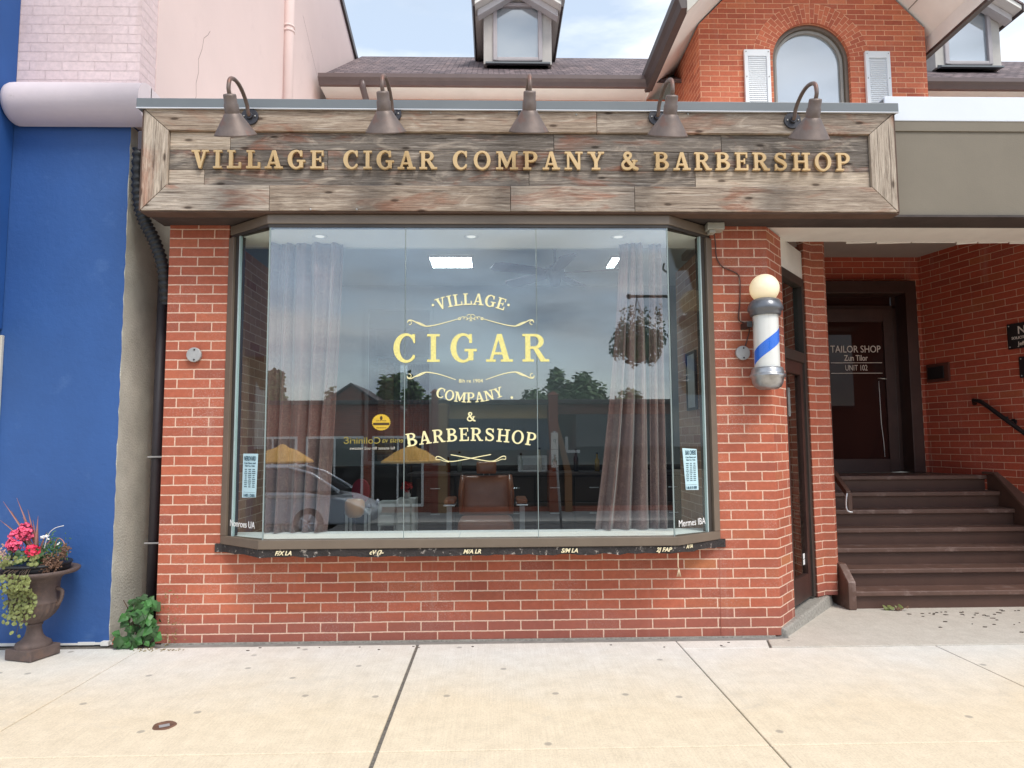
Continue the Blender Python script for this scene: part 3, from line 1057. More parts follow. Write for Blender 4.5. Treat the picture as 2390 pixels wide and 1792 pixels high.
# --- sign canopy carcass behind the sign board, soffit and right fascia
m = MB()
m.box(-2.285, 5.3, -.19, .42, 2.845, 3.46)
obj('canopy', m, M_BEIGE, shop)
m = MB()
m.box(-2.30, 5.3, -.21, .03, 2.828, 2.843)
obj('canopy_soffit', m, M_SOFFITDK, shop)
m = MB()
m.box(2.70, 5.3, -.205, -.192, 3.51, 3.685)
m.box(2.70, 5.3, -.19, .3, 3.672, 3.684)
obj('canopy_flashing', m, M_WHITEMETAL, shop, bevel=.004)
m = MB()
m.box(2.70, 5.3, -.2, -.1, 3.44, 3.509)
obj('flashing_upstand', m, M_BEIGE, shop)
m = MB()
m.box(-2.2, 5.3, .1, 4.8, 3.38, 3.45)
m.box(-2.25, -2.14, .118, 4.8, 3.40, 3.5)
obj('flat_roof', m, plain('white_bounce_roof', C(226, 222, 214), .9, .1, 12, 60, .3), shop)  # unseen roof surface, made white to bounce light up to soffits and walls

# --- bay window
FY = -.25
m = MB()
# top and bottom frames follow the bay: (wall left, front left, front right, wall right)
BL, BFL, BFR, BR = (-1.822, .0), (-1.485, FY), (1.160, FY), (1.512, .0)
def bay_off(o):
    return [(BL[0] - o * .9, BL[1]), (BFL[0] - o * .45, BFL[1] - o), (BFR[0] + o * .45, BFR[1] - o), (BR[0] + o * .9, BR[1])]
def bayring(mb, o, i, z0, z1):
    A, B = bay_off(o), bay_off(i)
    for k in range(3):
        mb.hexa([(A[k][0], A[k][1], z0), (A[k + 1][0], A[k + 1][1], z0), (B[k + 1][0], B[k + 1][1], z0), (B[k][0], B[k][1], z0)],
                [(A[k][0], A[k][1], z1), (A[k + 1][0], A[k + 1][1], z1), (B[k + 1][0], B[k + 1][1], z1), (B[k][0], B[k][1], z1)])
bayring(m, .012, -.05, 2.755, 2.818)
bw = obj('bay_window', m, M_BRONZE, shop, bevel=.003)
m = MB()
bayring(m, .004, -.045, 2.735, 2.755)
obj('head_track', m, M_BRONZEDK, bw)
m = MB()
bayring(m, .022, -.05, .648, .705)
obj('bottom_frame', m, M_BRONZE, bw, bevel=.004)
m = MB()
A = bay_off(.012)
random.seed(11)
n_ = 60
lo, hi = [], []
for k in range(3):
    steps = 50 if k == 1 else 8
    for q in range(steps):
        u = q / steps
        px = A[k][0] + (A[k + 1][0] - A[k][0]) * u
        py = A[k][1] + (A[k + 1][1] - A[k][1]) * u
        lo.append((px, py + random.uniform(-.003, .006), .598 + random.uniform(-.006, .005)))
        hi.append((px, py + random.uniform(-.002, .004), .646))
lo.append((A[3][0], A[3][1], .60))
hi.append((A[3][0], A[3][1], .646))
for k in range(len(lo) - 1):
    m.face([lo[k], lo[k + 1], hi[k + 1], hi[k]])
    m.face([(lo[k][0] * .97, .0, lo[k][2]), (lo[k + 1][0] * .97, .0, lo[k + 1][2]), lo[k + 1], lo[k]])
    m.face([hi[k], hi[k + 1], (hi[k + 1][0] * .97, .0, .646), (hi[k][0] * .97, .0, .646)])
m.box(-1.87, -1.80, -.012, .06, .596, .650)
m.box(1.50, 1.56, -.012, .06, .596, .650)
sill = obj('bay_sill', m, M_SILL, bw)
random.seed(21)
def scrawl(mb, x, z, y, h, n, seed, wd=.004):
    rg = random.Random(seed)
    cx_ = x
    for k in range(n):
        kind = rg.choice('IVLOAFM/')
        wl = h * rg.uniform(.45, .75)
        if kind == 'I':
            st = [[(0, 0), (.1, 1)]]
        elif kind == 'V':
            st = [[(0, 1), (.45, 0), (.9, 1)]]
        elif kind == 'L':
            st = [[(.1, 1), (.05, 0), (.8, .05)]]
        elif kind == 'O':
            st = [[(.5 + .45 * math.cos(a * .7), .5 + .5 * math.sin(a * .7)) for a in range(10)]]
        elif kind == 'A':
            st = [[(0, 0), (.45, 1), (.9, 0)], [(.2, .4), (.7, .4)]]
        elif kind == 'F':
            st = [[(.1, 0), (.15, 1), (.8, .95)], [(.1, .55), (.6, .5)]]
        elif kind == 'M':
            st = [[(0, 0), (.1, 1), (.45, .4), (.8, 1), (.9, 0)]]
        else:
            st = [[(.0, 0), (.5, 1)]]
        for s_ in st:
            ribbon(mb, [(cx_ + p[0] * wl, z + p[1] * h) for p in s_], wd, y)
        cx_ += wl * 1.25
        if n > 4 and k == n - 3:
            cx_ += wl * .5
M_CHALK = plain('chalky_yellow_paint', C(232, 220, 184), .8, .1, 40, 60, 0)
mk = MB()
for wx, wd_, s_ in ((-1.40, 'F/X LA', 0), (-.83, 'cV 13-', 0), (-.165, 'N/A LR', 0), (.485, 'S/M LA', 0), (1.0, '2J FAP', 0)):
    pass
def scribble(name, txt, size, mat, parent, loc, rotz=0, shear=.3):
    return sans(name, txt, size, mat, parent, loc, rotz=rotz, shear=shear, bold=.0012)
for wx, wd_ in ((-1.34, 'F/X LA'), (-.755, 'cV (3-'), (-.15, 'M/A LR'), (.47, 'S/M LA'), (1.075, '2J FAP')):
    scribble('painted_mark', wd_, .036, M_CHALK, sill, (wx, FY - .0195, .612))
sans('painted_mark', 'AI IA', .03, M_CHALK, sill, (1.262, -.198, .622), rotz=math.atan2(.25, .352), shear=.2, bold=.001)
# frame jambs, glass edges
m = MB()
def seg_pt(a, b_, u, o):
    dx, dy = b_[0] - a[0], b_[1] - a[1]
    l_ = math.hypot(dx, dy)
    return (a[0] + dx * u + dy / l_ * o, a[1] + dy * u - dx / l_ * o)
def sbox(mb, a, b_, u0, u1, o0, o1, z0, z1):
    q = [seg_pt(a, b_, u0, o0), seg_pt(a, b_, u1, o0), seg_pt(a, b_, u1, o1), seg_pt(a, b_, u0, o1)]
    mb.hexa([(p[0], p[1], z0) for p in q], [(p[0], p[1], z1) for p in q])
# jamb posts against the brick piers: (outer post, dark rebate)
sbox(m, BL, BFL, -.03, .11, -.05, .014, .705, 2.735)
obj('jamb', m, M_BRONZE, bw, bevel=.003)
m = MB()
sbox(m, BFR, BR, .89, 1.03, -.05, .014, .705, 2.735)
obj('jamb', m, M_BRONZE, bw, bevel=.003)
m = MB()
sbox(m, BL, BFL, .112, .21, -.05, -.004, .705, 2.735)
obj('jamb_rebate', m, M_BRONZEDK, bw)
m = MB()
sbox(m, BFR, BR, .79, .888, -.05, -.004, .705, 2.735)
obj('jamb_rebate', m, M_BRONZEDK, bw)
M_EDGE = plain('green_glass_edge', C(176, 196, 198), .25, .05, 4, 30, 0)
m = MB()
for a, b_, u in ((BL, BFL, .225), (BFR, BR, .775)):
    m = MB()
    sbox(m, a, b_, u - .012, u + .012, -.02, -.001, .705, 2.735)
    obj('glass_edge', m, M_EDGE, bw)
m = MB()
for x in (BFL[0] + .008, -.587, .2755, BFR[0] - .008):
    e = .0019 if -1 < x < 1 else .004
    m = MB()
    m.box(x - e, x + e, FY + .001, FY + .012, .705, 2.735)
    obj('glass_joint', m, plain('silicone_joint', C(138, 152, 152), .4, .05, 4, 30, 0), bw)
panes = []
xs = [BFL[0] + .013, -.587 - .0035, -.587 + .0035, .2755 - .0035, .2755 + .0035, BFR[0] - .013]
for a, b_ in ((0, 1), (2, 3), (4, 5)):
    m = MB()
    m.box(xs[a], xs[b_], FY + .002, FY + .010, .705, 2.735)
    panes.append(obj('front_pane', m, M_GLASS, bw))
m = MB()
sbox(m, BL, BFL, .24, .985, -.012, -.004, .705, 2.735)
panes.append(obj('side_pane', m, M_GLASSSIDE, bw))
m = MB()
sbox(m, BFR, BR, .015, .76, -.012, -.004, .705, 2.735)
panes.append(obj('side_pane', m, M_GLASSSIDE, bw))
# white display ledge just inside the glass
m = MB()
IB = bay_off(-.052)
m.prism([(IB[0][0], .0), IB[1], IB[2], (IB[3][0], .0), (1.512, .16), (-1.82, .16)], .66, .704, 'z')
obj('display_ledge', m, plain('white_ledge', C(240, 244, 244), .5, .04, 6, 40, 0), bw)
m = MB()
m.prism([(IB[0][0], .0), IB[1], IB[2], (IB[3][0], .0), (1.512, .225), (-1.82, .225)], 2.735, 2.82, 'z')
bc = obj('bay_ceiling', m, plain('bay_ceiling_paint', C(246, 248, 246), .8, .03, 3, 40, 0), bw)
for x in (-1.20, -.16, .86):
    m = MB()
    m.lathe([(.052, 2.7345), (.052, 2.728), (.04, 2.727), (.034, 2.733), (.01, 2.734)], (x, -.06), 24)
    dl_ = obj('downlight', m, plain('downlight_trim', C(236, 236, 236), .3, .02, 6, 40, 0), bw)
    m = MB()
    m.lathe([(.0, 2.7300), (.03, 2.7298)], (x, -.06), 20)
    obj('lens', m, emit('lit_downlight_lens', (1, .98, .94, 1), .45), dl_)
    sp_ = bpy.data.lights.new('downlight_bulb', 'SPOT')
    sp_.energy = 2
    sp_.spot_size = R(110)
    sp_.spot_blend = .6
    sp_.shadow_soft_size = .03
    sp_.color = (1, .95, .86)
    spo = bpy.data.objects.new('downlight_bulb', sp_)
    COL.objects.link(spo)
    spo.location = (x, -.06, 2.722)
    spo.parent = dl_
    spo.matrix_parent_inverse = Matrix.Translation(-wloc(dl_))

# ---- gold lettering on the glass
LY = FY - .0005
def decal_word(word, h, width, x, z, arc=None, mat=M_VINYL, name='gilt_lettering', par=bw):
    mb = MB()
    for ch, lps in word_loops(word, h, width, arc=arc, x=x, z=z):
        glyph_mb(mb, lps, LY - .0016, LY - .0004)
    return obj(name, mb, mat, par)
CX = -.157
decal_word('CIGAR', .187, 1.015, CX - .0, 1.836)
decal_word('VILLAGE', .078, .44, CX, 2.214, (.62, 1), M_VINYLP)
decal_word('COMPANY', .066, .46, CX - .008, 1.572, (.62, -1), M_VINYLP)
decal_word('&', .06, None, CX, 1.45, None, M_VINYLP)
decal_word('BARBERSHOP', .086, .83, CX + .003, 1.323, (2.3, 1), M_VINYLP)
sans('gilt_lettering', '8ih re 1904', .034, M_VINYLP, bw, (CX, LY - .0016, 1.702), bold=.0003)
orn, sci = MB(), MB()
for s_ in (-1, 1):
    for (zz, fl) in ((2.1, 1), (1.743, -1)):
        m = MB()
        zin = zz + (.024 if fl > 0 else -.026)
        ox = .078 if fl > 0 else .098
        def mp(p):
            return (CX + s_ * p[0], zz + fl * p[1])
        P0 = catmull([(.415, .0), (.408, .012), (.39, .012), (.385, -.004), (.40, -.016)][::-1] + [(.415, .0)][:0], 4)
        curl = [(.400 + .013 * math.cos(t_ * .5), -.004 + .013 * math.sin(t_ * .5)) for t_ in range(0, 11)][::-1]
        body = catmull([(.413, -.004), (.408, .012), (.385, .012), (.35, -.006), (.31, -.024), (.27, -.026), (.2, -.012), (ox, .022)], 5)
        ribbon(m, [mp(p) for p in curl], .0045, LY - .0018)
        ribbon(m, [mp(p) for p in body], [.004 + .0035 * math.sin(math.pi * k / (len(body) - 1)) for k in range(len(body))], LY - .0014)
        leaf2 = catmull([(.372, .004), (.345, -.002), (.32, -.012), (.29, -.026)], 4)
        ribbon(m, [mp(p) for p in leaf2], [.002 + .005 * math.sin(math.pi * k / (len(leaf2) - 1)) for k in range(len(leaf2))], LY - .0022)
        if fl > 0:
            ribbon(m, [mp((ox - .004 + .007 * math.cos(t_ * .7), .022 + .007 * math.sin(t_ * .7))) for t_ in range(10)], .006, LY - .0026)
        obj('gilt_scroll', m, M_VINYLP, bw)
    m = orn
    # centre ornament
    for cx_, cz_, r_ in ((.012, .012, .012), (.012, -.012, .010), (.034, -.004, .011), (.052, .0, .009)):
        ribbon(m, [(CX + s_ * (cx_ + r_ * math.cos(t_ * .55)), 2.127 + cz_ + r_ * math.sin(t_ * .55)) for t_ in range(9)], .0042, LY - .0012 - .0003 * cx_ * 100)
    for x_, z_, w_ in ((.248, 2.208, .0), (.254, 1.598, 0)):
        if z_ > 2 or s_ > 0:
            dd = MB()
            dd.poly(ell(CX + s_ * x_ + (.012 if z_ < 2 else 0), z_ + .005, .0085, .0085, 16), [], lambda a, b_: (a, LY - .0012, b_))
            obj('gilt_dot', dd, M_VINYLP, bw)
    m = sci
    # crossed scissors strokes under BARBERSHOP
    ribbon(m, [(CX + s_ * p[0], p[1]) for p in catmull([(.225, 1.216), (.218, 1.224), (.20, 1.222), (.17, 1.205), (.14, 1.193), (.09, 1.196), (-.02, 1.216), (-.13, 1.236)], 5)], .0055, LY - .0012 - .0004 * s_)
    ribbon(m, [(CX + s_ * p[0], p[1]) for p in catmull([(.225, 1.214), (.222, 1.204), (.20, 1.205), (.17, 1.194), (.14, 1.189)], 5)], .004, LY - .0022)
obj('gilt_ornament', orn, M_VINYLP, bw)
obj('gilt_scissors', sci, M_VINYLP, bw)
# round gold seal and reversed lettering on the inside of the left pane
m = MB()
sc_, sz_ = -.735, 1.4465
m.poly([(sc_ + (.061 if k % 2 else .056) * math.cos(2 * math.pi * k / 48), sz_ + (.054 if k % 2 else .050) * math.sin(2 * math.pi * k / 48)) for k in range(48)], [], lambda a, b_: (a, FY - .0012, b_))
seal = obj('gold_seal', m, plain('gold_sticker', C(206, 170, 50), .5, .15, 40, 60, .1), bw)
m = MB()
m.box(sc_ - .052, sc_ + .052, FY - .0019, FY - .0015, 1.428, 1.444)
m.poly(ell(sc_, 1.474, .009, .014, 12), [], lambda a, b_: (a, FY - .0017, b_))
for k in range(6):
    m.box(sc_ - .03 + k * .011, sc_ - .024 + k * .011, FY - .0019, FY - .0015, 1.454, 1.459)
    m.box(sc_ - .03 + k * .011, sc_ - .023 + k * .011, FY - .0019, FY - .0015, 1.408, 1.414)
obj('seal_print', m, plain('seal_ink', C(70, 50, 20), .6, .1, 30, 60, 0), seal)
M_DULLGOLD = plain('dull_gold_vinyl', C(150, 136, 60), .6, .1, 30, 60, 0)
sans('reversed_lettering', 'Coliniri\u0190', .060, M_DULLGOLD, bw, (-.857, FY - .002, 1.310), width=.235, flip=True)
sans('reversed_lettering', 'ensia va', .046, M_DULLGOLD, bw, (-.66, FY - .002, 1.316), width=.135, flip=True)
sans('reversed_lettering', 'fial enasiat fltn uo2 netsawe', .026, plain('dull_white_vinyl', C(190, 186, 176), .6, .05, 30, 60, 0), bw, (-.79, FY - .002, 1.272), flip=True)
# price posters and hand lettering on the side panes
M_PAPER = plain('pale_blue_paper', C(190, 222, 232), .8, .04, 10, 60, 0)
M_INK = plain('poster_ink', C(70, 100, 116), .8, .1, 20, 60, 0)
def side_map(a, b_, flipx=False):
    return lambda u, o, z: (a[0] + (b_[0] - a[0]) * u + (b_[1] - a[1]) / math.hypot(b_[0] - a[0], b_[1] - a[1]) * o, a[1] + (b_[1] - a[1]) * u - (b_[0] - a[0]) / math.hypot(b_[0] - a[0], b_[1] - a[1]) * o, z)
def poster(a, b_, corners, title, foot):
    mp = side_map(a, b_)
    m = MB()
    m.face([mp(u, .0015, z) for u, z in corners])
    m.face([mp(u, .0005, z) for u, z in reversed(corners)])
    for k in range(4):
        (u0, z0), (u1, z1) = corners[k], corners[(k + 1) % 4]
        m.face([mp(u0, .0005, z0), mp(u1, .0005, z1), mp(u1, .0015, z1), mp(u0, .0015, z0)])
    p = obj('price_poster', m, M_PAPER, bw)
    ang = math.atan2(b_[1] - a[1], b_[0] - a[0])
    u0 = sum(c[0] for c in corners) / 4
    z1 = max(c[1] for c in corners)
    z0 = min(c[1] for c in corners)
    k = MB()
    rg = random.Random(int(z0 * 1000))
    W_ = abs(corners[0][0] - corners[1][0])
    for r_ in range(10):
        zz = z1 - .105 - r_ * .0125
        for c_ in range(3):
            uc = u0 + (c_ - 1) * W_ * .28
            ww = W_ * rg.uniform(.07, .12)
            k.face([mp(uc - ww, .0022, zz), mp(uc + ww, .0022, zz), mp(uc + ww, .0022, zz + .006), mp(uc - ww, .0022, zz + .006)])
    k.face([mp(u0 - W_ * .42, .0022, z0 + .036), mp(u0 + W_ * .42, .0022, z0 + .036), mp(u0 + W_ * .42, .0022, z0 + .038), mp(u0 - W_ * .42, .0022, z0 + .038)])
    obj('poster_print', k, M_INK, p)
    dw = math.hypot(b_[0] - a[0], b_[1] - a[1])
    sans('poster_text', title, .042, M_INK, p, mp(u0, .0035, z1 - .045), width=W_ * dw * .82, rotz=ang, bold=.0005)
    sans('poster_text', 'Cuts Shave and', .016, M_INK, p, mp(u0, .0035, z1 - .066), width=W_ * dw * .8, rotz=ang)
    sans('poster_text', 'Hair Co. Trim', .016, M_INK, p, mp(u0, .0035, z1 - .084), width=W_ * dw * .7, rotz=ang)
    sans('poster_text', foot, .026, M_INK, p, mp(u0, .0035, z0 + .009), width=W_ * dw * .8, rotz=ang, bold=.0005)
poster(BL, BFL, [(.485, .962), (.845, .97), (.875, 1.249), (.49, 1.249)], 'NERDVARD', '1A05 | D0IU')
poster(BFR, BR, [(.255, .995), (.555, .99), (.535, 1.261), (.195, 1.269)], 'BAR CIVIERS', '1-90. 01 0-1800')
sans('painted_lettering', 'Nonroes UA', .062, M_WHITEVINYL, bw, side_map(BL, BFL)(.53, .008, .772), width=.27, rotz=math.atan2(FY, BFL[0] - BL[0]))
sans('painted_lettering', 'Mermes IBA', .062, M_WHITEVINYL, bw, side_map(BFR, BR)(.375, .004, .762), width=.27, rotz=math.atan2(-FY, BR[0] - BFR[0]))
m = MB()
m.tube([(1.165, -.272, .60), (1.163, -.272, .52), (1.168, -.272, .50)], .0035, 6)
for k in range(3):
    m.tube([(1.168, -.272, .505), (1.155 + k * .012, -.272, .455)], .003, 6)
obj('frayed_cord', m, plain('frayed_string', C(210, 190, 160), .9, .1, 30, 60, 0), bw)

# --- vestibule door
m = MB()
m.box(3.30, 3.42, 2.20, 2.46, .982, 2.96)
m.box(4.255, 4.372, 2.20, 2.46, .982, 2.96)
m.box(3.42, 4.255, 2.20, 2.46, 2.83, 2.96)
df_ = obj('entrance_door', m, M_DOORWOOD, shop, bevel=.006)
m = MB()
m.box(3.42, 3.51, 2.36, 2.41, .985, 2.70)
m.box(4.10, 4.20, 2.36, 2.41, .985, 2.70)
m.box(3.51, 4.10, 2.36, 2.41, .985, 1.12)
m.box(3.51, 4.10, 2.36, 2.41, 2.56, 2.70)
m.box(3.42, 4.25, 2.37, 2.42, 2.70, 2.735)
m.box(4.205, 4.25, 2.37, 2.42, .985, 2.83)
obj('door_leaf', m, M_DOORWOOD, df_, bevel=.005)
m = MB()
m.box(3.51, 4.10, 2.382, 2.39, 1.12, 2.56)
m.box(3.42, 4.20, 2.39, 2.398, 2.735, 2.83)
obj('door_pane', m, M_DARKPANE, df_)
m = MB()
m.tube([(4.02, 2.372, 1.96), (4.075, 2.36, 1.955), (4.10, 2.352, 1.952)], .007, 8)
obj('door_handle', m, plain('steel_handle', C(200, 196, 186), .3, .05, 10, 50, 0, metal=.8), df_)
m = MB()
m.tube([(4.03, 2.375, 1.93), (4.035, 2.376, 1.5), (4.05, 2.376, 1.3), (4.055, 2.376, 1.14)], .003, 6)
obj('pull_cord', m, M_WHITEVINYL, df_)
M_DOORTXT = plain('door_vinyl', C(226, 214, 206), .6, .02, 10, 60, 0)
DY = 2.378
sans('door_lettering', 'TAILOR SHOP', .105, M_DOORTXT, df_, (3.80, DY, 2.235), width=.535)
sans('door_lettering', 'Zun Tilor', .085, M_DOORTXT, df_, (3.80, DY, 2.148), width=.25, bold=.001)
sans('door_lettering', 'UNIT 102', .085, M_DOORTXT, df_, (3.80, DY, 2.044), width=.235)
m = MB()
m.box(3.53, 4.075, DY - .002, DY, 2.122, 2.128)
m.box(3.53, 4.075, DY - .002, DY, 2.012, 2.018)
obj('door_rule', m, M_DOORTXT, df_)
# backing hall behind the door glass
# --- mail slot in the vestibule wall
def WP(y, off, z):
    """a point on the splayed right wall of the entrance"""
    return (4.47 + (2.3 - y) * .25 - off * .970, y - off * .243, z)
def wbox(mb, y0, y1, o0, o1, z0, z1):
    q = [(y0, o1), (y1, o1), (y1, o0), (y0, o0)]
    mb.hexa([WP(y, o, z0) for y, o in q], [WP(y, o, z1) for y, o in q])
m = MB()
wbox(m, 2.0, 2.255, -.01, .022, 1.90, 2.085)
ms_ = obj('mail_slot', m, plain('mail_slot_frame', C(92, 52, 44), .5, .1, 8, 50, .1), shop, bevel=.004)
m = MB()
wbox(m, 2.05, 2.23, .0225, .034, 1.93, 2.055)
obj('slot_flap', m, M_BLACK, ms_, bevel=.003)

# --- upper storey: main wall, gabled wing, roofs, dormers
m = MB()
m.box(-2.4, 2.62, 4.8, 5.0, 5.95, 6.25)
m.box(5.56, 9.5, 4.8, 5.0, 5.95, 6.25)
uw_ = obj('upper_wall', m, M_BRICKU, shop)
m = MB()
m.box(-2.4, 2.62, 4.802, 5.0, 3.4, 5.949)
m.box(5.56, 9.5, 4.802, 5.0, 3.4, 5.949)
obj('pale_bounce_wall', m, M_CREAM, uw_)  # unseen lower wall, made pale to bounce neutral light onto the eaves soffit
m = MB()
m.box(-2.4, 2.2, 4.455, 4.8, 6.232, 6.262)
obj('eaves_soffit', m, M_CREAM, shop)
m = MB()
m.box(5.8, 9.5, 4.455, 4.8, 6.232, 6.262)
obj('eaves_soffit', m, M_CREAM, shop)
GX, GY = 4.09, 3.6
AZ, AXC = 6.17, 4.065
aR, aRo = .50, .757
m = MB()
hole = [(AXC - aR, 4.7)] + [(AXC + aR * math.cos(math.pi - math.pi * k / 24), AZ + aR * math.sin(math.pi * k / 24)) for k in range(25)] + [(AXC + aR, 4.7)]
ring = [(AXC - aRo, AZ)] + [(AXC + aRo * math.cos(math.pi - math.pi * k / 24), AZ + aRo * math.sin(math.pi * k / 24)) for k in range(25)]
SL = 1.03
zc = 6.63
outer = [(2.62, 3.4), (5.56, 3.4), (5.56, zc - .02), (GX, zc + (GX - 2.62) * SL), (2.62, zc)]
# wall face with the arch ring cut out
big = [(AXC - aR, 4.7), (AXC - aR, AZ)] + [(AXC - aRo, AZ)] + ring[2:-1] + [(AXC + aRo, AZ), (AXC + aR, AZ), (AXC + aR, 4.7)]
m.poly(outer, [big], lambda a, b_: (a, GY, b_))
for k in range(len(hole) - 1):
    a, b_ = hole[k], hole[k + 1]
    m.face([(a[0], GY, a[1]), (b_[0], GY, b_[1]), (b_[0], GY + .16, b_[1]), (a[0], GY + .16, a[1])])
m.face([(2.62, 4.8, 3.4), (2.62, GY, 3.4), (2.62, GY, zc), (2.62, 4.8, zc)])
m.face([(5.56, GY, 3.4), (5.56, 4.8, 3.4), (5.56, 4.8, zc), (5.56, GY, zc)])
gw = obj('gable_wall', m, M_BRICKU, shop)
m = MB()
n_ = 34
for k in range(n_):
    a0, a1 = math.pi * k / n_, math.pi * (k + 1) / n_
    P = [(AXC + r_ * math.cos(a_), GY - .003, AZ + r_ * math.sin(a_)) for r_, a_ in ((aR, a0), (aRo, a0), (aRo, a1), (aR, a1))]
    m.face(P, uv=[(0.0, k * .075), (.256, k * .075), (.256, k * .075 + .075), (0.0, k * .075 + .075)])
for k in range(n_):
    a0, a1 = math.pi * k / n_, math.pi * (k + 1) / n_
    m.face([(AXC + aR * math.cos(a0), GY - .003, AZ + aR * math.sin(a0)), (AXC + aR * math.cos(a1), GY - .003, AZ + aR * math.sin(a1)), (AXC + aR * math.cos(a1), GY + .02, AZ + aR * math.sin(a1)), (AXC + aR * math.cos(a0), GY + .02, AZ + aR * math.sin(a0))], uv=[(0, 0), (0, .07), (.03, .07), (.03, 0)])
obj('arch_ring', m, M_ARCH, gw)
# arched window
def arch(r_, n=24):
    return [(AXC + r_ * math.cos(math.pi * k / n), AZ + r_ * math.sin(math.pi * k / n)) for k in range(n + 1)]
m = MB()
o_, i_ = arch(aR - .002), arch(aR - .045)
O2 = [(AXC + aR - .002, 4.7)] + o_ + [(AXC - aR + .002, 4.7)]
I2 = [(AXC + aR - .045, 4.7)] + i_ + [(AXC - aR + .045, 4.7)]
for k in range(len(O2) - 1):
    A4 = [O2[k], O2[k + 1], I2[k + 1], I2[k]]
    m.hexa([(p[0], GY + .05, p[1]) for p in A4], [(p[0], GY + .15, p[1]) for p in A4])
aw = obj('arched_window', m, M_BRONZE, shop)
m = MB()
i3, i4 = arch(aR - .05), arch(aR - .085)
O2 = [(AXC + aR - .05, 4.7)] + i3 + [(AXC - aR + .05, 4.7)]
I2 = [(AXC + aR - .085, 4.7)] + i4 + [(AXC - aR + .085, 4.7)]
for k in range(len(O2) - 1):
    A4 = [O2[k], O2[k + 1], I2[k + 1], I2[k]]
    m.hexa([(p[0], GY + .09, p[1]) for p in A4], [(p[0], GY + .14, p[1]) for p in A4])
obj('window_frame', m, plain('grey_window_frame', C(160, 156, 150), .5, .08, 6, 50, .05), aw)
m = MB()
m.poly([(AXC - aR + .05, 4.7), (AXC + aR - .05, 4.7)] + arch(aR - .05), [], lambda a, b_: (a, GY + .125, b_))
obj('window_pane', m, M_SKYPANE, aw)
# shutters
def shutter(x0, x1, z1):
    m = MB()
    z0 = 4.9
    fr = .045
    m.box(x0, x0 + fr, GY - .045, GY - .005, z0, z1)
    m.box(x1 - fr, x1, GY - .045, GY - .005, z0, z1)
    m.box(x0 + fr, x1 - fr, GY - .045, GY - .005, z1 - .085, z1)
    m.box(x0 + fr, x1 - fr, GY - .045, GY - .005, z0, z0 + .08)
    m.box(x0 + fr, x1 - fr, GY - .015, GY - .006, z0 + .08, z1 - .085)
    z = z0 + .1
    while z < z1 - .1:
        m.hexa([(x0 + fr, GY - .036, z), (x1 - fr, GY - .036, z), (x1 - fr, GY - .024, z + .027), (x0 + fr, GY - .024, z + .027)],
               [(x0 + fr, GY - .030, z - .004), (x1 - fr, GY - .030, z - .004), (x1 - fr, GY - .018, z + .024), (x0 + fr, GY - .018, z + .024)])
        z += .026
    s_ = obj('shutter', m, plain('pale_blue_shutter', C(234, 238, 242), .45, .03, 5, 50, .03), shop, bevel=.002)
    b = MB()
    for zz in (z1 - .03, z1 - .36):
        for x in (x0 + .022, x1 - .022):
            b.sphere((x, GY - .047, zz), .008, 8, 6)
    obj('screw', b, M_GREYDISC, s_)
shutter(3.185, 3.515, 6.278)
shutter(4.745, 5.065, 6.268)
# gable roof slabs
m = MB()
YF, YB = 2.65, 8.5
XL, XR = 2.19, 5.66
TH = .10
def rz(x):
    return zc + .03 + (GX - abs(x - GX) - 2.62) * SL
def slab(mb, x0, x1, y0, y1, lo, hi):
    mb.hexa([(x0, y0, rz(x0) + lo), (x1, y0, rz(x1) + lo), (x1, y1, rz(x1) + lo), (x0, y1, rz(x0) + lo)], [(x0, y0, rz(x0) + hi), (x1, y0, rz(x1) + hi), (x1, y1, rz(x1) + hi), (x0, y1, rz(x0) + hi)])
slab(m, XL, GX, YF, YB, 0, TH)
slab(m, GX, XR, YF, YB, 0, TH)
gr = obj('gable_roof', m, M_CREAM, shop)
m = MB()
slab(m, XL - .02, GX, YF - .03, YB, TH + .002, TH + .04)
slab(m, GX, XR + .02, YF - .03, YB, TH + .002, TH + .04)
obj('shingles', m, M_SHINGLE, gr)
m = MB()
for x0, x1 in ((XL, GX), (GX, XR)):
    m.hexa([(x0, YF - .035, rz(x0) - .06), (x1, YF - .035, rz(x1) - .06), (x1, YF - .002, rz(x1) - .06), (x0, YF - .002, rz(x0) - .06)], [(x0, YF - .035, rz(x0) + TH), (x1, YF - .035, rz(x1) + TH), (x1, YF - .002, rz(x1) + TH), (x0, YF - .002, rz(x0) + TH)])
obj('barge_board', m, plain('grey_barge_board', C(196, 192, 182), .6, .06, 4, 50, .1), gr)
m = MB()
